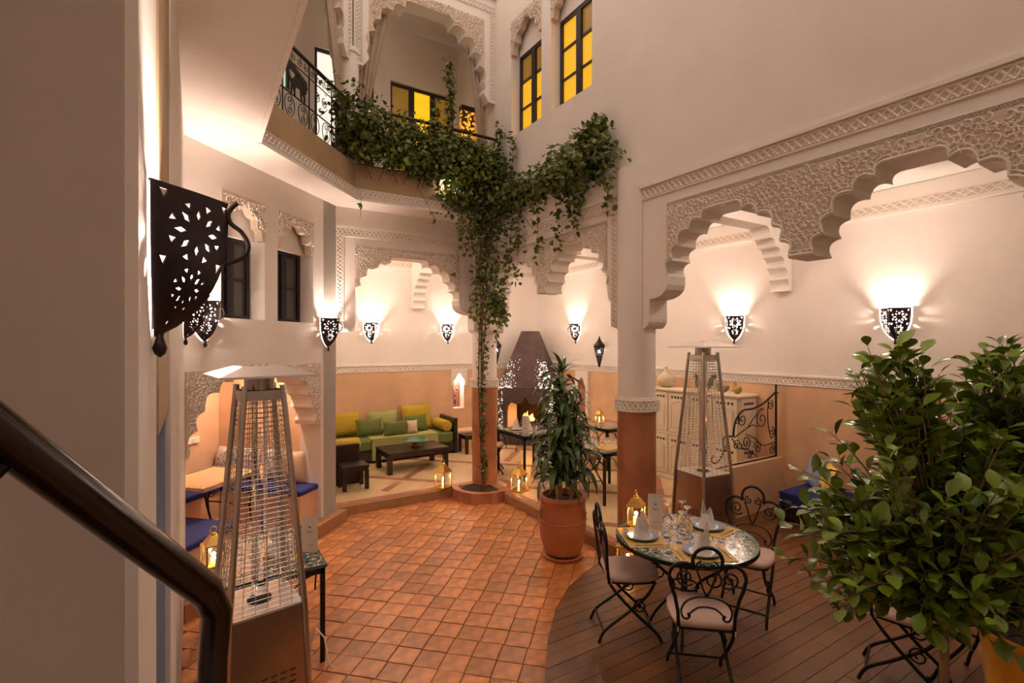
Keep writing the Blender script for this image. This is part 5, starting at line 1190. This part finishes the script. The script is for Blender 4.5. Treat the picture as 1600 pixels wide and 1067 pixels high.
def ficus(loc, lab, trunk_top, lobes, nbr, seed, ind=300, pot=None, sc=1.0):
    rg = random.Random(seed); t = thing('potted_ficus', lab, 'plant', loc); base = Vector(loc)
    pot(t)
    tt = Vector(trunk_top); MB().tube([(0, 0, .35), tt*.5+Vector((.02, .01, 0)), tt], [.024, .021, .016], 9).build('trunk', 'bark', t, 60)
    br = MB(); lv = []
    for k in range(nbr):
        c, r = rg.choice(lobes); c = Vector(c)
        d = Vector((rg.gauss(0, 1), rg.gauss(0, 1), rg.gauss(0, 1))).normalized(); rr = rg.uniform(.35, 1)**.6
        tip = c+Vector((d.x*r[0], d.y*r[1], d.z*r[2]))*rr; root = tt+Vector((0, 0, rg.uniform(-.15, .05))); mid = root.lerp(tip, .55)+Vector((0, 0, .07))
        pts = [root, root.lerp(mid, .5)+Vector((0, 0, .02)), mid, mid.lerp(tip, .55)+Vector((0, 0, .02)), tip]
        br.tube(pts, [.009, .007, .005, .0035, .002], 5)
        for i in range(11):
            f = .30+.70*i/10; j = min(int(f*4), 3); p = pts[j].lerp(pts[j+1], f*4-j)
            a = i*2.4+k; side = (tip-root).normalized(); ax = side.orthogonal().normalized(); b = side.cross(ax)
            dr = side*.55+(ax*math.cos(a)+b*math.sin(a))*.8+Vector((0, 0, -.10+rg.uniform(-.2, .2)))
            lv.append((p, dr, Vector((rg.uniform(-.4, .4), rg.uniform(-.4, .4), 1)), sc*rg.uniform(.75, 1.25)))
    br.build('branches', 'bark', t, 60, kind='stuff')
    lv.sort(key=lambda l: (base+l[0]-Vector(cam.location)).length)
    vis = [l for l in lv if on(*(base+l[0]))]; s = set(id(l) for l in vis[:ind]); rest = MB()
    for l in lv:
        M = leaf_mat(l[0], l[1], l[2], l[3])
        if id(l) in s:
            o = bpy.data.objects.new('leaf', flmesh); C.objects.link(o); o.parent = t; o.matrix_local = M
        else: rest.add([M @ Vector(v) for v in flm.v], flm.f)
    rest.build('leaves', 'leaf_ficus_many', t, 60, kind='stuff')
def clay_tub(t): MB().lathe([(0, .0), (.16, .0), (.20, .38), (.215, .40), (.19, .40), (.18, .36), (0, .35)], 28).build('pot', 'clay_pot', t, 40)
def yellow_tub(t):
    MB().lathe([(0, .0), (.17, .0), (.22, .35), (.25, .70), (.272, .73), (.278, .755), (.265, .77), (.245, .765), (.235, .70)], 36).build('pot', 'yellow_pot', t, 40); MB().lathe([(0, .70), (.24, .69)], 20).build('soil', 'soil', t)
# world positions follow the right foreground of the deck
ficus((-.86, -6.05, .15), 'bushy ficus with bare trunk beside the yellow pot', (0, 0, 1.05), [((-.02, .18, 1.48), (.50, .48, .46)), ((-.04, .20, 1.98), (.20, .20, .28)), ((.12, -.06, 1.30), (.55, .50, .42)), ((-.20, .30, 1.20), (.34, .34, .30)), ((.12, .0, 1.14), (.46, .42, .28)), ((.34, -.06, 1.66), (.30, .30, .30))], 430, 5, pot=clay_tub, sc=.84)
ficus((-.20, -6.25, .15), 'bushy ficus standing in the glossy yellow pot', (0, 0, 1.15), [((-.08, .02, 1.45), (.52, .52, .50)), ((-.12, .10, 1.98), (.28, .28, .28)), ((-.1, .1, 1.32), (.4, .4, .26))], 260, 6, pot=yellow_tub, sc=.84)

# ------------------------------------------------------------------ climbing vine
vine = thing('climbing_vine', 'leafy green vine climbing from the planter across railing and wall', 'vine', (-.12, -.28, .14))
VO = Vector(vine.location); rg = random.Random(33); stems = MB(); pts = []
V = lambda *p: Vector(p)-VO
def leaves_along(path, n, rad, size=(.75, 1.25)):
    P = [V(*p) for p in path]; L = [(b-a).length for a, b in zip(P[:-1], P[1:])]; tot = sum(L)
    n = int(n*1.5)
    for k in range(n):
        s = rg.random()*tot; i = 0
        while i < len(L)-1 and s > L[i]: s -= L[i]; i += 1
        p = P[i].lerp(P[i+1], s/L[i]); r = rad(k/n) if callable(rad) else rad
        rr = r*rg.random()**.6; d = Vector((rg.gauss(0, 1), rg.gauss(0, 1), rg.gauss(0, 1))).normalized()
        q = p+d*rr; pts.append((q, rg.uniform(*size)))
def strand(path, r, n=0, rad=.06):
    P = [V(*p) for p in path]; stems.tube(P, [r*(1-.6*i/(len(P)-1)) for i in range(len(P))], 5)
    if n: leaves_along(path, n, rad)
trunks = [[(-.14, -.30, .14), (-.15, -.24, .8), (-.16, -.22, 1.6), (-.10, -.22, 2.4), (-.06, -.22, 3.1), (-.10, -.28, 3.7), (-.30, -.46, 4.3)],
          [(-.11, -.27, .14), (-.13, -.22, .9), (-.15, -.21, 1.8), (-.16, -.22, 2.6), (-.18, -.24, 3.3), (-.40, -.36, 3.95), (-.62, -.48, 4.32)],
          [(-.17, -.28, .14), (-.17, -.22, 1.0), (-.19, -.20, 1.7), (-.18, -.20, 2.5), (-.10, -.20, 3.3), (.0, -.30, 4.0), (-.08, -.40, 4.5)],
          [(-.13, -.31, .14), (-.16, -.25, 1.2), (-.14, -.22, 2.2), (-.14, -.24, 3.2), (-.22, -.30, 3.8), (-.45, -.48, 4.4)]]
for t_ in trunks: strand(t_, .013)
leaves_along([(-.14, -.27, .3), (-.15, -.26, 1.7)], 120, .055, (.6, .9)); leaves_along([(-.15, -.25, 1.7), (-.12, -.24, 3.2)], 130, .09, (.6, 1)); leaves_along([(-.12, -.25, 3.2), (-.15, -.38, 4.2)], 170, .26)
# along the gallery railing
leaves_along([(-2.25, -.62, 4.95), (-1.7, -.53, 4.95)], 520, .30); leaves_along([(-1.7, -.53, 4.95), (-.9, -.54, 4.90)], 1250, .34); leaves_along([(-1.0, -.54, 4.9), (-.05, -.54, 4.80)], 1900, .40)
leaves_along([(-2.40, -.76, 5.3), (-1.9, -.55, 5.2)], 260, .34); leaves_along([(-1.9, -.55, 5.25), (-.9, -.52, 5.2)], 260, .26); leaves_along([(-.9, -.5, 4.45), (-.05, -.45, 4.35)], 480, .30); leaves_along([(-.7, -.52, 5.15), (-.1, -.5, 5.0)], 480, .26)
for k in range(16):
    x = rg.uniform(-2.1, -.1); strand([(x, -.50, 4.5), (x+rg.uniform(-.2, .2), -.52, 4.9), (x+rg.uniform(-.4, .4), -.52, 5.2)], .006)
strand([(-.82, -.50, 5.2), (-.80, -.50, 5.7), (-.82, -.50, 6.35)], .006, 110, .075); strand([(-1.05, -.5, 5.2), (-1.02, -.5, 5.75)], .005, 40, .06); strand([(-.12, -.66, 5.0), (-.12, -.66, 5.55)], .005, 36, .06); strand([(-.10, -1.0, 4.6), (-.09, -1.02, 5.3)], .005, 36, .06)
# over the right-hand wall
leaves_along([(-.12, -.5, 4.45), (-.12, -1.3, 4.40)], 480, .27); leaves_along([(-.12, -1.3, 4.42), (-.11, -2.2, 4.38)], 330, .26); leaves_along([(-.12, -2.1, 4.42), (-.12, -2.95, 4.40)], 620, .36); leaves_along([(-.12, -2.5, 4.72), (-.11, -2.9, 4.75)], 160, .13)
strand([(-.06, -.6, 4.5), (-.04, -1.4, 4.62), (-.04, -2.1, 4.80), (-.04, -2.8, 4.93)], .008); strand([(-.07, -.5, 4.3), (-.05, -1.5, 4.3), (-.05, -2.9, 4.35)], .007)
for x0, y0, z0, z1, n in ((-.10, -2.95, 4.2, 3.78, 26), (-.10, -2.45, 4.2, 3.70, 40), (-.10, -2.0, 4.2, 3.55, 34), (-.10, -1.6, 4.2, 3.45, 40), (-.12, -1.2, 4.2, 3.25, 60), (-.14, -.9, 4.2, 2.95, 80), (-.10, -2.25, 4.2, 3.85, 26), (-.16, -.70, 4.2, 2.75, 90), (-.2, -.55, 4.1, 2.65, 90), (-.28, -.45, 4.2, 3.5, 50), (-.45, -.46, 4.2, 3.7, 40), (-.62, -.47, 4.2, 3.9, 30), (-.1, -1.05, 4.2, 3.4, 40)):
    strand([(x0, y0, z0), (x0+rg.uniform(-.05, .05), y0+rg.uniform(-.06, .06), (z0+z1)/2), (x0-.03, y0+rg.uniform(-.08, .08), z1)], .004, int(n*.6), .085)
leaves_along([(-.15, -.62, 3.1), (-.12, -.80, 2.75)], 130, .17); strand([(-.62, -.45, 4.2), (-.66, -.42, 3.5), (-.70, -.42, 3.3)], .003, 8, .03); strand([(-.15, -.85, 2.85), (-.05, -.5, 2.5), (.0, -.3, 2.3)], .003, 14, .05); strand([(-.35, -.42, 3.2), (-.40, -.42, 2.75)], .003, 26, .07)
for s_ in [(-.05, -.55, 4.4), (-.05, -.9, 4.4), (-1.3, -.5, 4.5)]: strand([s_, (s_[0], s_[1]-.4, s_[2]-.35), (s_[0]-.04, s_[1]-.7, s_[2]-.6)], .005)
strand([(-2.05, -.50, 4.25), (-2.06, -.50, 4.0), (-2.07, -.5, 3.97)], .003, 3, .02); strand([(-1.05, -.45, 4.25), (-1.0, -.40, 4.0)], .003, 3, .02)
stems.build('stems', 'stem', vine, 60, kind='stuff')
lf = MB(); base_leaf = [(0, 0, 0), (.018, -.026, .004), (.042, -.022, .006), (.072, 0, 0), (.042, .022, .006), (.018, .026, .004), (.035, 0, -.004)]
bf = [(0, 1, 6), (1, 2, 6), (2, 3, 6), (3, 4, 6), (4, 5, 6), (5, 0, 6)]
for p, s in pts:
    q = p+VO
    if q.x > -.035 and q.y < -.43: p = Vector((-.035-rg.random()*.06-VO.x, p.y, p.z))
    d = Vector((rg.gauss(0, 1), rg.gauss(0, 1), rg.gauss(-.5, .8))); M = leaf_mat(p, d, (rg.gauss(-.8, .7), rg.gauss(-.8, .7), 1), s*1.05)
    lf.add([M @ Vector(v) for v in base_leaf], bf)
lf.build('leaves', 'leaf_vine', vine, None, kind='stuff')
